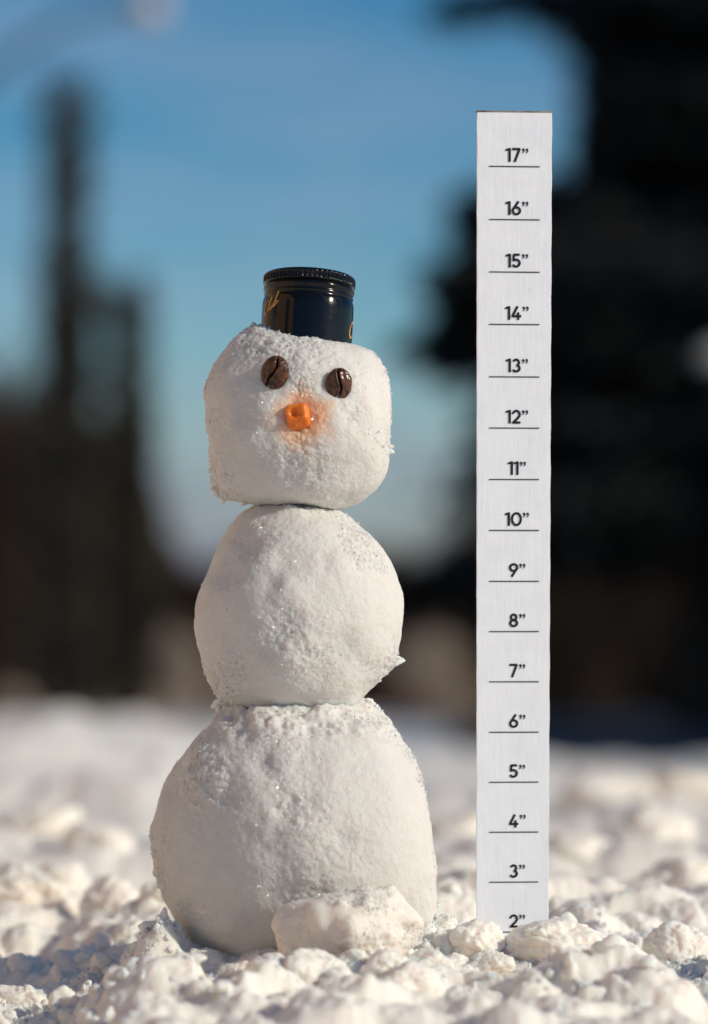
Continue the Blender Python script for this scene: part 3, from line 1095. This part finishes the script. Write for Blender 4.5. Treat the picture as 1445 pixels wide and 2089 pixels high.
# ------------------------------------------------------------------ measuring board
YB, YT = 0.010, -0.010
bl = P(972.5, 1960, YB)
tl = P(973.2, 229, YT)
up = (tl - bl)
HB = up.length
up.normalize()
rt = Vector((math.cos(math.radians(5)), math.sin(math.radians(5)), 0))
rt = (rt - up * rt.dot(up)).normalized()
nm = rt.cross(up)            # points to the camera (-y)
if nm.y > 0:
    nm = -nm
board = obj('measuring_board', None, label='white painted wooden board marked in inches, standing upright in the snow', cat='measuring board')
board.matrix_world = Matrix(((rt.x, up.x, nm.x, bl.x), (rt.y, up.y, nm.y, bl.y), (rt.z, up.z, nm.z, bl.z), (0, 0, 0, 1)))
bpy.context.view_layer.update()


def row_v(row):
    lo, hi = 0.0, HB
    for _ in range(50):
        v_ = (lo + hi) / 2
        p_ = bl + up * v_
        r_ = HOR - (p_.z - CAMZ) / (S * (D + p_.y) / D)
        if r_ > row:
            lo = v_
        else:
            hi = v_
    return v_


def col_x(px, v_):
    p_ = bl + up * v_
    k = S * (D + p_.y) / D
    return ((px - CX) * k - p_.x) / (rt.x - (px - CX) * S / D * rt.y)


M_BOARD, t, b = new_mat('white_paint_on_wood')
n_, l_ = t.nodes.new, t.links.new
co = n_('ShaderNodeTexCoord')
mp = n_('ShaderNodeMapping')
mp.inputs['Scale'].default_value = (1.0, 0.085, 1.0)
g1 = n_('ShaderNodeTexNoise')
g1.inputs['Scale'].default_value = 760
g1.inputs['Detail'].default_value = 4
g1.inputs['Distortion'].default_value = 0.6
l_(co.outputs['Object'], mp.inputs['Vector'])
l_(mp.outputs['Vector'], g1.inputs['Vector'])
g2 = n_('ShaderNodeTexNoise')
g2.inputs['Scale'].default_value = 60
g2.inputs['Detail'].default_value = 5
l_(co.outputs['Object'], g2.inputs['Vector'])
rp = n_('ShaderNodeValToRGB')
rp.color_ramp.elements[0].position = 0.28
rp.color_ramp.elements[0].color = (0.84, 0.865, 0.93, 1)
rp.color_ramp.elements[1].position = 0.60
rp.color_ramp.elements[1].color = (0.89, 0.915, 0.97, 1)
l_(g2.outputs['Fac'], rp.inputs['Fac'])
# scattered yellowish and grey stains
st = n_('ShaderNodeTexNoise')
st.inputs['Scale'].default_value = 95
st.inputs['Detail'].default_value = 2
l_(co.outputs['Object'], st.inputs['Vector'])
sr = n_('ShaderNodeValToRGB')
sr.color_ramp.elements[0].position = 0.72
sr.color_ramp.elements[0].color = (0, 0, 0, 1)
sr.color_ramp.elements[1].position = 0.82
sr.color_ramp.elements[1].color = (0.55, 0.55, 0.55, 1)
l_(st.outputs['Fac'], sr.inputs['Fac'])
mc = n_('ShaderNodeMix')
mc.data_type = 'RGBA'
mc.inputs[7].default_value = (0.72, 0.64, 0.52, 1)
l_(sr.outputs['Color'], mc.inputs['Factor'])
l_(rp.outputs['Color'], mc.inputs[6])
l_(mc.outputs[2], b.inputs['Base Color'])
b.inputs['Roughness'].default_value = 0.42
b.inputs['Specular IOR Level'].default_value = 0.4
bp = n_('ShaderNodeBump')
bp.inputs['Strength'].default_value = 0.36
bp.inputs['Distance'].default_value = 0.0003
l_(g1.outputs['Fac'], bp.inputs['Height'])
b2 = n_('ShaderNodeBump')
b2.inputs['Strength'].default_value = 0.3
b2.inputs['Distance'].default_value = 0.0007
l_(st.outputs['Fac'], b2.inputs['Height'])
l_(bp.outputs['Normal'], b2.inputs['Normal'])
l_(b2.outputs['Normal'], b.inputs['Normal'])
M_WOOD = plain_mat('bare_wood_end', (0.05, 0.035, 0.025), (0.40, 0.32, 0.24), 120, 0.9)
M_INK = plain_mat('black_ink', (0.006, 0.005, 0.005), (0.020, 0.016, 0.014), 250, 0.55)

TH = 0.0042
# plank: slightly wavy edges and face, a little narrower at the foot
nv, nu = 420, 40
vv = np.linspace(0, HB, nv)
wb0 = (col_x(1119.5, row_v(1850)))
wt0 = (col_x(1126.8, HB))
vs_, ring = [], None
prof = []
c_ = 0.0005
for (a_, d_) in [(0, c_)] + [(x, 0) for x in np.linspace(c_ * 1.2, 1, nu)]:
    pass
cols = [('l', 1.0)]
xs = np.concatenate([[0.0], np.linspace(0.006, 0.994, nu), [1.0]])
V = []
for i, v_ in enumerate(vv):
    wd = wb0 + (wt0 - wb0) * v_ / HB
    e0 = 0.00010 * math.sin(v_ * 300) + random.uniform(-0.00005, 0.00005)
    e1_ = 0.00010 * math.sin(v_ * 260 + 1) + random.uniform(-0.00005, 0.00005)
    row = []
    for s_ in xs:
        x = e0 * (1 - s_) + (wd + e1_) * s_
        z = -0.0006 if s_ in (0.0, 1.0) else 0.0
        row.append((x, v_, z))
    row += [(wd, v_, -TH), (0.0004, v_, -TH)]
    V.append(row)
V = np.array(V)
nr_ = V.shape[1]
fr = V[:, 1:-3]
q = fr.reshape(-1, 3).copy()
q[:, 1] *= 0.12
V[:, 1:-3, 2] += (vnoise(q, 0.0016, 51) * 0.00002).reshape(fr.shape[:2])
ix = np.arange(nv * nr_).reshape(nv, nr_)
fs = np.stack([ix[:-1], np.roll(ix[:-1], -1, axis=1), np.roll(ix[1:], -1, axis=1), ix[1:]], axis=-1).reshape(-1, 4)
plank_me = mesh_from('plank', V.reshape(-1, 3), fs)
plank_me.set_sharp_from_angle(angle=math.radians(50))
plank = obj('plank', plank_me, M_BOARD, board)
# bare end grain showing along the top
bm = bmesh.new()
ts = np.linspace(0, 1, 40)
for i, t_ in enumerate(ts):
    pass
topw = wt0
ev, ef = [], []
for i, t_ in enumerate(ts):
    hh = 0.0010 + 0.00025 * math.sin(i * 1.7) * random.random()
    ev += [(0.0001 + t_ * (topw - 0.0002), HB, -0.0004), (0.0001 + t_ * (topw - 0.0002), HB + hh, -0.0007), (0.0001 + t_ * (topw - 0.0002), HB + hh, -TH + 0.0002), (0.0001 + t_ * (topw - 0.0002), HB, -TH + 0.0002)]
for i in range(len(ts) - 1):
    for k_ in range(3):
        ef.append([i * 4 + k_, (i + 1) * 4 + k_, (i + 1) * 4 + k_ + 1, i * 4 + k_ + 1])
bm.free()
end = obj('end_grain', mesh_from('end_grain', ev, ef, smooth=False), M_WOOD, board)
end['label'] = 'bare chipped wood along the top edge'

GL = {
    '0': (0.80, [arc(0.40, 0.5, 0.33, 0.44, 90, 450, 36)]),
    '1': (0.34, [[(0.03, 0.80), (0.03, 0.86), (0.245, 0.93)], [(0.245, 0.0), (0.245, 1.0)]]),
    '2': (0.66, [arc(0.32, 0.66, 0.255, 0.27, 172, -22, 22) + [(0.47, 0.43), (0.10, 0.07)], [(0.03, 0.07), (0.63, 0.07)]]),
    '3': (0.64, [arc(0.30, 0.72, 0.21, 0.21, 160, -75, 20), arc(0.30, 0.29, 0.255, 0.225, 85, -158, 24)]),
    '4': (0.74, [[(0.46, 1.0), (0.09, 0.30)], [(0.02, 0.27), (0.72, 0.27)], [(0.50, 0.0), (0.50, 0.56)]]),
    '5': (0.64, [[(0.56, 0.93), (0.13, 0.93)], [(0.15, 0.99), (0.10, 0.50)], [(0.07, 0.50)] + arc(0.29, 0.32, 0.265, 0.25, 125, -155, 26)]),
    '6': (0.68, [[(0.50, 1.0), (0.14, 0.46)], arc(0.34, 0.31, 0.265, 0.245, 0, 360, 34)]),
    '7': (0.66, [[(0.02, 0.93), (0.60, 0.93)], [(0.565, 0.96), (0.21, 0.0)]]),
    '8': (0.66, [arc(0.33, 0.73, 0.20, 0.205, 90, 450, 30), arc(0.33, 0.29, 0.255, 0.225, 90, 450, 32)]),
    '9': (0.68, [[(0.18, 0.0), (0.54, 0.54)], arc(0.34, 0.69, 0.265, 0.245, 0, 360, 34)]),
}


def quote(x0):
    """one raised comma: a round head with a tail curling down to the left"""
    head_ = [(x0 + 0.105 + 0.085 * math.cos(a), 0.90 + 0.085 * math.sin(a)) for a in np.linspace(0, 2 * math.pi, 17)[:-1]]
    vs = np.array([[x, y, 0] for x, y in head_] + [[x0 + 0.105, 0.90, 0]])
    fs = [[i, (i + 1) % 16, 16, 16] for i in range(16)]
    tv, tf = ribbon([(x0 + 0.165, 0.90), (x0 + 0.155, 0.80), (x0 + 0.11, 0.70), (x0 + 0.04, 0.62)], [0.07, 0.09, 0.07, 0.02])
    return (vs, fs), (tv, tf)


def number(text, row_line, row_top, row_bot):
    v0, v1 = row_v(row_bot), row_v(row_top)
    hh = v1 - v0
    sw = 0.17
    parts = []
    x = 0.0
    gap = 0.075
    for chh in text:
        wd, strokes = GL[chh]
        for j, s_ in enumerate(strokes):
            a_, f_ = ribbon(np.array(s_) + np.array([x, 0]), sw, 0.0)
            a_[:, 2] += 0.004 * j
            parts.append((a_, f_))
        x += wd + gap
    x -= 0.01
    for k_ in range(2):
        for (a_, f_) in quote(x + k_ * 0.27):
            a_ = a_.copy()
            a_[:, 2] += 0.004 * k_
            parts.append((a_, np.array(f_)))
    total = x + 0.27 + 0.2
    tri_parts = []
    for a_, f_ in parts:
        f_ = np.asarray(f_)
        tri = []
        for q_ in f_:
            tri.append([q_[0], q_[1], q_[2]])
            if q_[3] != q_[2]:
                tri.append([q_[0], q_[2], q_[3]])
        tri_parts.append((a_, np.array(tri)))
    a_, f_ = join(tri_parts)
    cx_ = col_x(1055.5, (v0 + v1) / 2)
    out_ = np.stack([cx_ + (a_[:, 0] - total / 2) * hh, v0 + a_[:, 1] * hh, 0.00028 + a_[:, 2] * hh], axis=1)
    return obj('number', mesh_from('number', out_, f_, smooth=False), M_INK, board)


ROWS = {17: 339, 16: 447.5, 15: 554.5, 14: 661.5, 13: 768.5, 12: 873, 11: 978, 10: 1082, 9: 1186, 8: 1288.5, 7: 1391, 6: 1494, 5: 1596, 4: 1698, 3: 1800, 2: 1902}
for nmb, row in ROWS.items():
    number(str(nmb), row, row - 37.5 + (17 - nmb) * 0.12, row - 9.2)
    v_ = row_v(row)
    x0, x1 = col_x(998, v_), col_x(1101.5 - (17 - nmb) * 0.22, v_)
    hw = 1.0 * S
    mv = [(x0, v_ - hw, 0.00026), (x1, v_ - hw * 1.4, 0.00026), (x1, v_ + hw * 0.8, 0.00026), (x0, v_ + hw, 0.00026)]
    obj('inch_line', mesh_from('inch_line', mv, [[0, 1, 2, 3]], smooth=False), M_INK, board)


# ------------------------------------------------------------------ trees
def tree_root(name, loc, label, group=None):
    o = obj(name, None, label=label, cat='tree' if 'shrub' not in name else 'shrub', group=group)
    o.location = loc
    return o


def conifer(name, loc, height, radius, label, long_branches=(), left_profile=None, nb=330, dens=150, mat=None, ln=0.16, group=None, seed=1, snow=(), bare=0.03):
    r = np.random.default_rng(seed)
    root = tree_root(name, loc, label, group)
    tr = [((0, 0, -0.4), (0.02, 0, height * 0.5), radius * 0.09 + 0.05, radius * 0.05 + 0.02), ((0.02, 0, height * 0.5), (0, 0.02, height), radius * 0.05 + 0.02, 0.006)]
    tv, tf = tubes(tr, 8)
    obj('trunk', mesh_from('trunk', tv, tf), M_BARK, root)
    segs, pts, dirs = [], [], []
    specs = []
    for i in range(nb):
        hf = r.uniform(bare, 0.99)
        az = r.uniform(0, 2 * math.pi)
        Lb = radius * (1 - hf) ** 0.75 * r.uniform(0.6, 1.1) + 0.05
        if left_profile is not None and math.cos(az) < -0.3:
            Lb = min(left_profile(hf * height) * r.uniform(0.75, 1.05) / max(-math.cos(az), 0.35), radius * 1.5)
        specs.append((hf * height, az, Lb, dens * Lb / radius + 12))
    for (hz, az, Lb) in long_branches:
        specs.append((hz, az, Lb, dens * 0.75))
    for (hz, az, Lb, cnt) in specs:
        d = np.array([math.cos(az), math.sin(az), 0.12])
        n = int(cnt)
        droop = 0.16 * Lb
        tip = np.array([0, 0, hz]) + d * Lb + np.array([0, 0, -droop])
        midp = np.array([0, 0, hz]) + d * Lb * 0.5 + np.array([0, 0, -droop * 0.2])
        segs += [((0, 0, hz), midp, 0.018, 0.012), (midp, tip, 0.012, 0.004)]
        tt = r.uniform(0.08, 1.0, n) ** 0.8
        side = np.array([-math.sin(az), math.cos(az), 0])
        spread = 0.17 * Lb * np.sin(np.pi * np.clip(tt, 0.1, 1.0)) + 0.05
        c = np.array([0, 0, hz])[None] + d[None] * (tt * Lb)[:, None] + np.array([0, 0, -1.0])[None] * (droop * tt ** 2)[:, None]
        c = c + side[None] * (r.normal(size=n) * spread)[:, None] + np.array([0, 0, -1.0])[None] * (np.abs(r.normal(size=n)) * 0.05 + 0.02)[:, None]
        pts.append(c)
        dd = d[None] + side[None] * r.normal(size=n)[:, None] * 0.8 + np.array([0, 0, -0.5])[None]
        dirs.append(dd)
    sv, sf = tubes(segs, 4)
    obj('limbs', mesh_from('limbs', sv, sf), M_BARK, root, kind='stuff')
    fv, ff = flakes(np.concatenate(pts), ln, ln * 0.17, np.concatenate(dirs), 0.8, r)
    obj('crown', mesh_from('crown', fv, ff, smooth=False), mat or M_LEAF_DARK, root)
    for (x, y, z, rs_) in snow:
        o = obj('snow_pad', clod_small[0], None, root)
        o.location = (x, y, z)
        o.scale = (rs_, rs_, rs_ * 0.5)
    return root


def ground_z(x, y):
    return float(gz(np.array([x]), np.array([y]))[0])


YC = 20.0
KC = K(YC)
cx0 = (1440 - CX) * KC
cz0 = ground_z(cx0, YC)


def rowz(row, y):
    return CAMZ + (HOR - row) * K(y)


pr = np.array([(0, 205), (330, 225), (380, 330), (470, 340), (560, 390), (620, 340), (780, 330), (900, 360), (1040, 420), (1440, 450)], float)


def prof_left(z):
    row = HOR - (z + cz0 - CAMZ) / KC
    return float(np.interp(row, pr[:, 0], pr[:, 1], left=230)) * KC


lbs = []
for (row, px) in [(-5, 885), (395, 935), (420, 950), (440, 960), (500, 930), (530, 900), (548, 880), (560, 868), (575, 895), (590, 880), (615, 910), (650, 880), (680, 850), (695, 830), (710, 850), (735, 900), (860, 960), (930, 950)]:
    Lb = (1440 - px) * KC
    for j in range(2):
        lbs.append((rowz(row, YC) - cz0 + 0.16 * Lb - 0.12 * Lb + random.uniform(-0.04, 0.04), math.pi + random.uniform(-0.22, 0.22), Lb * random.uniform(0.9, 1.0)))
snow_pads = [((1405 - 1440) * KC, -2.1, rowz(800, YC) - cz0, 0.15), ((1432 - 1440) * KC, -1.8, rowz(70, YC) - cz0, 0.14), ((1436 - 1440) * KC, -2.0, rowz(650, YC) - cz0, 0.06)]
lbs += [(z_ + 0.08, -math.pi / 2 + random.uniform(-0.02, 0.02), -y_ + 0.1) for (x_, y_, z_, r_) in snow_pads]
conifer('spruce_tree', (cx0, YC, cz0), 9.0, 2.0, 'huge dark spruce towering behind the measuring board', lbs, prof_left, nb=560, dens=330, ln=0.2, seed=5, snow=snow_pads, bare=0.13)

# young spruces further right, outside the frame, whose shade lies on the snow behind the board
for k_, (x, y, H, rd) in enumerate([(3.0, 6.6, 1.3, 0.75), (3.2, 8.0, 1.8, 0.85), (3.5, 9.8, 2.5, 0.95), (3.9, 12.0, 3.0, 1.1), (4.5, 15.0, 3.3, 1.3), (5.5, 19.0, 3.6, 1.5)]):
    conifer('young_spruce', (x, y, ground_z(x, y)), H, rd, 'bushy young spruce in the row whose shade crosses the snow', nb=150, dens=90, ln=0.16, seed=15 + k_, group='row of young spruces')

for (px, top, y, rad, lb, sd, mt) in [(138, 175, 26, 0.32, 'tall slim columnar evergreen, the taller of the slim pair in front of the brown thicket', 3, M_LEAF_GREEN),
                                      (262, 585, 27, 0.30, 'short slim columnar evergreen beside the taller slim one', 4, M_LEAF_GREEN)]:
    x = (px - CX) * K(y)
    z = ground_z(x, y)
    H = rowz(top, y) - z
    r = np.random.default_rng(sd)
    root = tree_root('columnar_tree', (x, y, z), lb)
    tv, tf = tubes([((0, 0, -0.3), (0, 0, H * 0.55), 0.08, 0.045), ((0, 0, H * 0.55), (0, 0, H), 0.045, 0.02)], 8)
    obj('trunk', mesh_from('trunk', tv, tf), M_BARK, root)
    n = 9000
    hz = r.uniform(0.0, 1.0, n)
    wid = rad * np.interp(hz, [0, 0.1, 0.62, 0.72, 0.86, 0.93, 1.0], [0.7, 0.85, 0.8, 0.8, 0.8, 0.8, 0.6]) * (1 + 0.12 * np.sin(hz * 21))
    az = r.uniform(0, 2 * math.pi, n)
    rr = wid * np.sqrt(r.uniform(0.0, 1.0, n)) * 0.62
    c = np.stack([rr * np.cos(az), rr * np.sin(az), hz * H], axis=1)
    keepm = r.uniform(0, 1, n) < np.interp(hz, [0, 0.62, 0.72, 1.0], [0.8, 0.42, 0.20, 0.12])
    c = c[keepm]
    dd = np.stack([np.cos(az), np.sin(az), np.full(n, 1.2)], axis=1)[keepm]
    fv, ff = flakes(c, 0.2, 0.03, dd, 0.6, r)
    obj('crown', mesh_from('crown', fv, ff, smooth=False), mt, root)


# bare brown trees and shrubs of the thicket
def thicket_mesh(seed, n_leaf=9000):
    """unit tree: height 1, half width 0.5"""
    r = np.random.default_rng(seed)
    segs = []
    tips = []

    def grow(p, d, ln, rad, lev):
        p = np.array(p, float)
        d = np.array(d, float) / np.linalg.norm(d)
        q_ = p + d * ln
        segs.append((p, q_, rad, rad * 0.7))
        if lev == 0:
            tips.append((q_, d))
            return
        for _ in range(3 if lev > 2 else 4):
            nd = d + r.normal(size=3) * 0.55
            nd[2] = nd[2] * 0.8 + 0.25
            s_ = r.uniform(0.4, 1.0)
            grow(p + d * ln * s_, nd, ln * r.uniform(0.55, 0.8), rad * 0.55, lev - 1)
    for _ in range(4):
        a = r.uniform(0, 6.28)
        grow((0.10 * math.cos(a), 0.10 * math.sin(a), -0.02), (0.35 * math.cos(a), 0.35 * math.sin(a), 1), r.uniform(0.22, 0.36), 0.016, 4)
    tv, tf = tubes(segs, 3)
    tp = np.array([t_[0] for t_ in tips])
    td = np.array([t_[1] for t_ in tips])
    pk = r.integers(0, len(tp), n_leaf)
    pts = tp[pk] + r.normal(size=(n_leaf, 3)) * np.array([0.07, 0.07, 0.09])
    ext = pts[:, 2].max()
    pts[:, 2] *= 1.0 / ext
    pts[:, 2] = np.abs(pts[:, 2])
    tv[:, 2] *= 1.0 / ext
    fill = int(n_leaf * 0.5)
    a = r.uniform(0, 6.28, fill)
    zf_ = r.uniform(0, 0.75, fill)
    rr = 0.42 * np.sqrt(r.uniform(0, 1, fill)) * (1 - zf_ * 0.45)
    pts = np.concatenate([pts, np.stack([rr * np.cos(a), rr * np.sin(a), zf_], axis=1)])
    dd = np.concatenate([td[pk], np.tile(np.array([[0, 0, 1.0]]), (fill, 1))])
    fv, ff = flakes(pts, 0.075, 0.008, dd, 0.9, r)
    return mesh_from('twigs', tv, tf), mesh_from('crown', fv, ff, smooth=False)


TH_M = [thicket_mesh(90 + i) for i in range(4)]
for tw, cr_ in TH_M:
    tw.materials.append(M_BARK)
    cr_.materials.append(M_LEAF_BROWN)


def thicket(name, px, top, wpx, y, var, label, group=None, mat=None, base_row=None):
    x = (px - CX) * K(y)
    z = ground_z(x, y) - 0.05
    H = rowz(top, y) - z
    root = tree_root(name, (x, y, z), label, group)
    tw, cr_ = TH_M[var % 4]
    if mat is not None:
        cr_ = cr_.copy()
        cr_.materials.clear()
        cr_.materials.append(mat)
    W = wpx * K(y)
    rot = random.uniform(0, 6.28)
    for nm_, me in (('twigs', tw), ('crown', cr_)):
        o = bpy.data.objects.new(nm_, me)
        COL.objects.link(o)
        o.parent = root
        o.scale = (W, W, H)
        o.rotation_euler = (0, 0, rot)
    return root


LT = 'bare brown tree in the tall thicket behind the slim evergreens'
for i, (px, top, wp, y) in enumerate([(-60, 690, 330, 39), (30, 720, 300, 37), (95, 690, 260, 43), (175, 740, 280, 38), (215, 830, 240, 41), (280, 900, 220, 44), (-10, 800, 300, 46), (130, 830, 300, 47)]):
    thicket('bare_tree', px, top, wp, y, i, LT, 'bare trees of the tall thicket')
LM = 'low brown shrub in the hedge behind the snowman'
for i, (px, top, wp, y) in enumerate([(330, 1010, 170, 46), (400, 1085, 220, 40), (470, 1090, 230, 42), (560, 1080, 240, 43), (650, 1085, 240, 41), (740, 1075, 240, 44), (830, 1065, 240, 40), (900, 1055, 230, 43), (440, 1120, 260, 48), (700, 1110, 260, 48)]):
    thicket('hedge_shrub', px, top, wp, y, i + 1, LM, 'shrubs of the low hedge')
LR = 'brown shrub in the dark undergrowth behind the huge spruce'
for i, (px, top, wp, y) in enumerate([(980, 1000, 260, 40), (1060, 940, 300, 42), (1150, 900, 320, 39), (1240, 880, 320, 43), (1330, 860, 320, 40), (1430, 850, 340, 42), (1010, 1120, 300, 47), (1200, 1050, 320, 48), (1380, 1000, 320, 47), (1500, 900, 320, 41)]):
    thicket('undergrowth_shrub', px, top, wp, y, i + 2, LR, 'shrubs behind the spruce')
thicket('dry_shrub', 890, 1265, 170, 34, 1, 'pale tan dry shrub between the snowman\'s middle and the measuring board', None, M_LEAF_TAN)
thicket('dry_shrub', 385, 1270, 90, 34, 2, 'small tan dry shrub beside the snowman\'s shaded middle ball', None, M_LEAF_TAN)
for i, (px, top, wp, y) in enumerate([(20, 1400, 120, 30), (110, 1420, 90, 28), (200, 1405, 110, 31), (300, 1395, 130, 29), (400, 1390, 120, 32), (455, 1410, 90, 30), (870, 1400, 100, 31), (955, 1395, 110, 29)]):
    thicket('dry_grass_clump', px, top, wp, y, i, 'low tuft of dry tan grass standing in the snow before the trees', 'tufts of dry grass', M_LEAF_TAN)
thicket('rusty_shrub', 815, 1400, 130, 31, 3, 'low rust-red shrub in front of the hedge beside the snowman\'s neck joint', None, M_LEAF_RUST)

# ------------------------------------------------------------------ unseen building added at left; its sunlit wall bounces warm fill onto the snowman
def box(name, x0, x1, y0, y1, z0, z1, mat, parent):
    v_ = [(x, y, z) for z in (z0, z1) for y in (y0, y1) for x in (x0, x1)]
    f_ = [(0, 2, 3, 1), (4, 5, 7, 6), (0, 1, 5, 4), (2, 6, 7, 3), (0, 4, 6, 2), (1, 3, 7, 5)]
    return obj(name, mesh_from(name, v_, f_, smooth=False), mat, parent)


M_SIDING = plain_mat('tan_siding', (0.56, 0.38, 0.24), (0.62, 0.44, 0.29), 1.5, 0.8)
M_TRIM = plain_mat('cream_trim', (0.62, 0.56, 0.48), (0.68, 0.62, 0.54), 2.0, 0.6)
M_PANE = plain_mat('dark_window', (0.02, 0.025, 0.03), (0.03, 0.035, 0.04), 2.0, 0.08, spec=0.5)
M_ROOF = plain_mat('brown_shingle', (0.06, 0.045, 0.035), (0.10, 0.075, 0.06), 4.0, 0.9)
added_house = obj('added_house', None, label='added unseen tan clapboard building that bounces warm light onto the snowman', cat='added_house')
added_house.location = (-3.3, 0.5, -0.12)
box('wall', -5.0, 0, -5, 4.5, 0, 3.6, M_SIDING, added_house)
for zb in np.arange(0.1, 3.55, 0.22):
    box('clapboard', 0.003, 0.018, -4.99, 4.49, float(zb), float(zb) + 0.2, M_SIDING, added_house)
for yb in (-3.6, -0.9, 1.9):
    wn = box('window', 0.021, 0.06, yb, yb + 1.0, 1.2, 2.5, M_TRIM, added_house)
    box('pane', 0.062, 0.07, yb + 0.08, yb + 0.92, 1.28, 2.42, M_PANE, wn)
rv = [(0.5, -5.4, 3.603), (0.5, 4.9, 3.603), (-2.5, 4.9, 5.4), (-2.5, -5.4, 5.4), (-5.5, -5.4, 3.603), (-5.5, 4.9, 3.603)]
obj('roof', mesh_from('roof', rv, [(0, 1, 2, 3), (3, 2, 5, 4), (0, 4, 5, 1)], smooth=False), M_ROOF, added_house)

# ------------------------------------------------------------------ street lamp
YL = 30.0
kl = K(YL)
M_STEEL = plain_mat('painted_steel', (0.05, 0.06, 0.07), (0.09, 0.10, 0.11), 5, 0.5)
M_BOWL = plain_mat('lamp_bowl', (0.55, 0.48, 0.47), (0.65, 0.56, 0.54), 5, 0.35)
lx = (-95 - CX) * kl
lz = ground_z(lx, YL)
lamp = obj('street_lamp', None, label='tall street lamp reaching a curved arm over the slim evergreens', cat='street lamp')
lamp.location = (lx, YL, lz)


def rel(px, row, dy=0.0):
    p_ = P(px, row, YL)
    return np.array((p_.x - lx, dy, p_.z - lz))


top_ = rel(-95, 300)
tv, tf = tubes([((0, 0, -0.3), tuple(top_), 0.10, 0.07)], 10)
obj('pole', mesh_from('pole', tv, tf), M_STEEL, lamp)
ap = [rel(-95, 300), rel(-60, 200), rel(0, 128), rel(70, 78), rel(150, 42), rel(240, 22)]
tv, tf = tubes([(ap[i], ap[i + 1], 0.07 - 0.006 * i, 0.064 - 0.006 * i) for i in range(5)], 8)
obj('arm', mesh_from('arm', tv, tf), M_STEEL, lamp)
v, f = ico(4)
hd = v * np.array([0.26, 0.14, 0.08])
hd[:, 2] = np.where(hd[:, 2] < 0, hd[:, 2] * 0.3, hd[:, 2])
o = obj('lamp_housing', mesh_from('lamp_housing', hd, f), M_STEEL, lamp)
o.location = rel(285, 8)
bw = v * np.array([0.17, 0.13, 0.15])
o = obj('lamp_bowl', mesh_from('lamp_bowl', bw, f), M_BOWL, lamp)
o.location = rel(303, 12) + np.array((0, -0.02, -0.03))
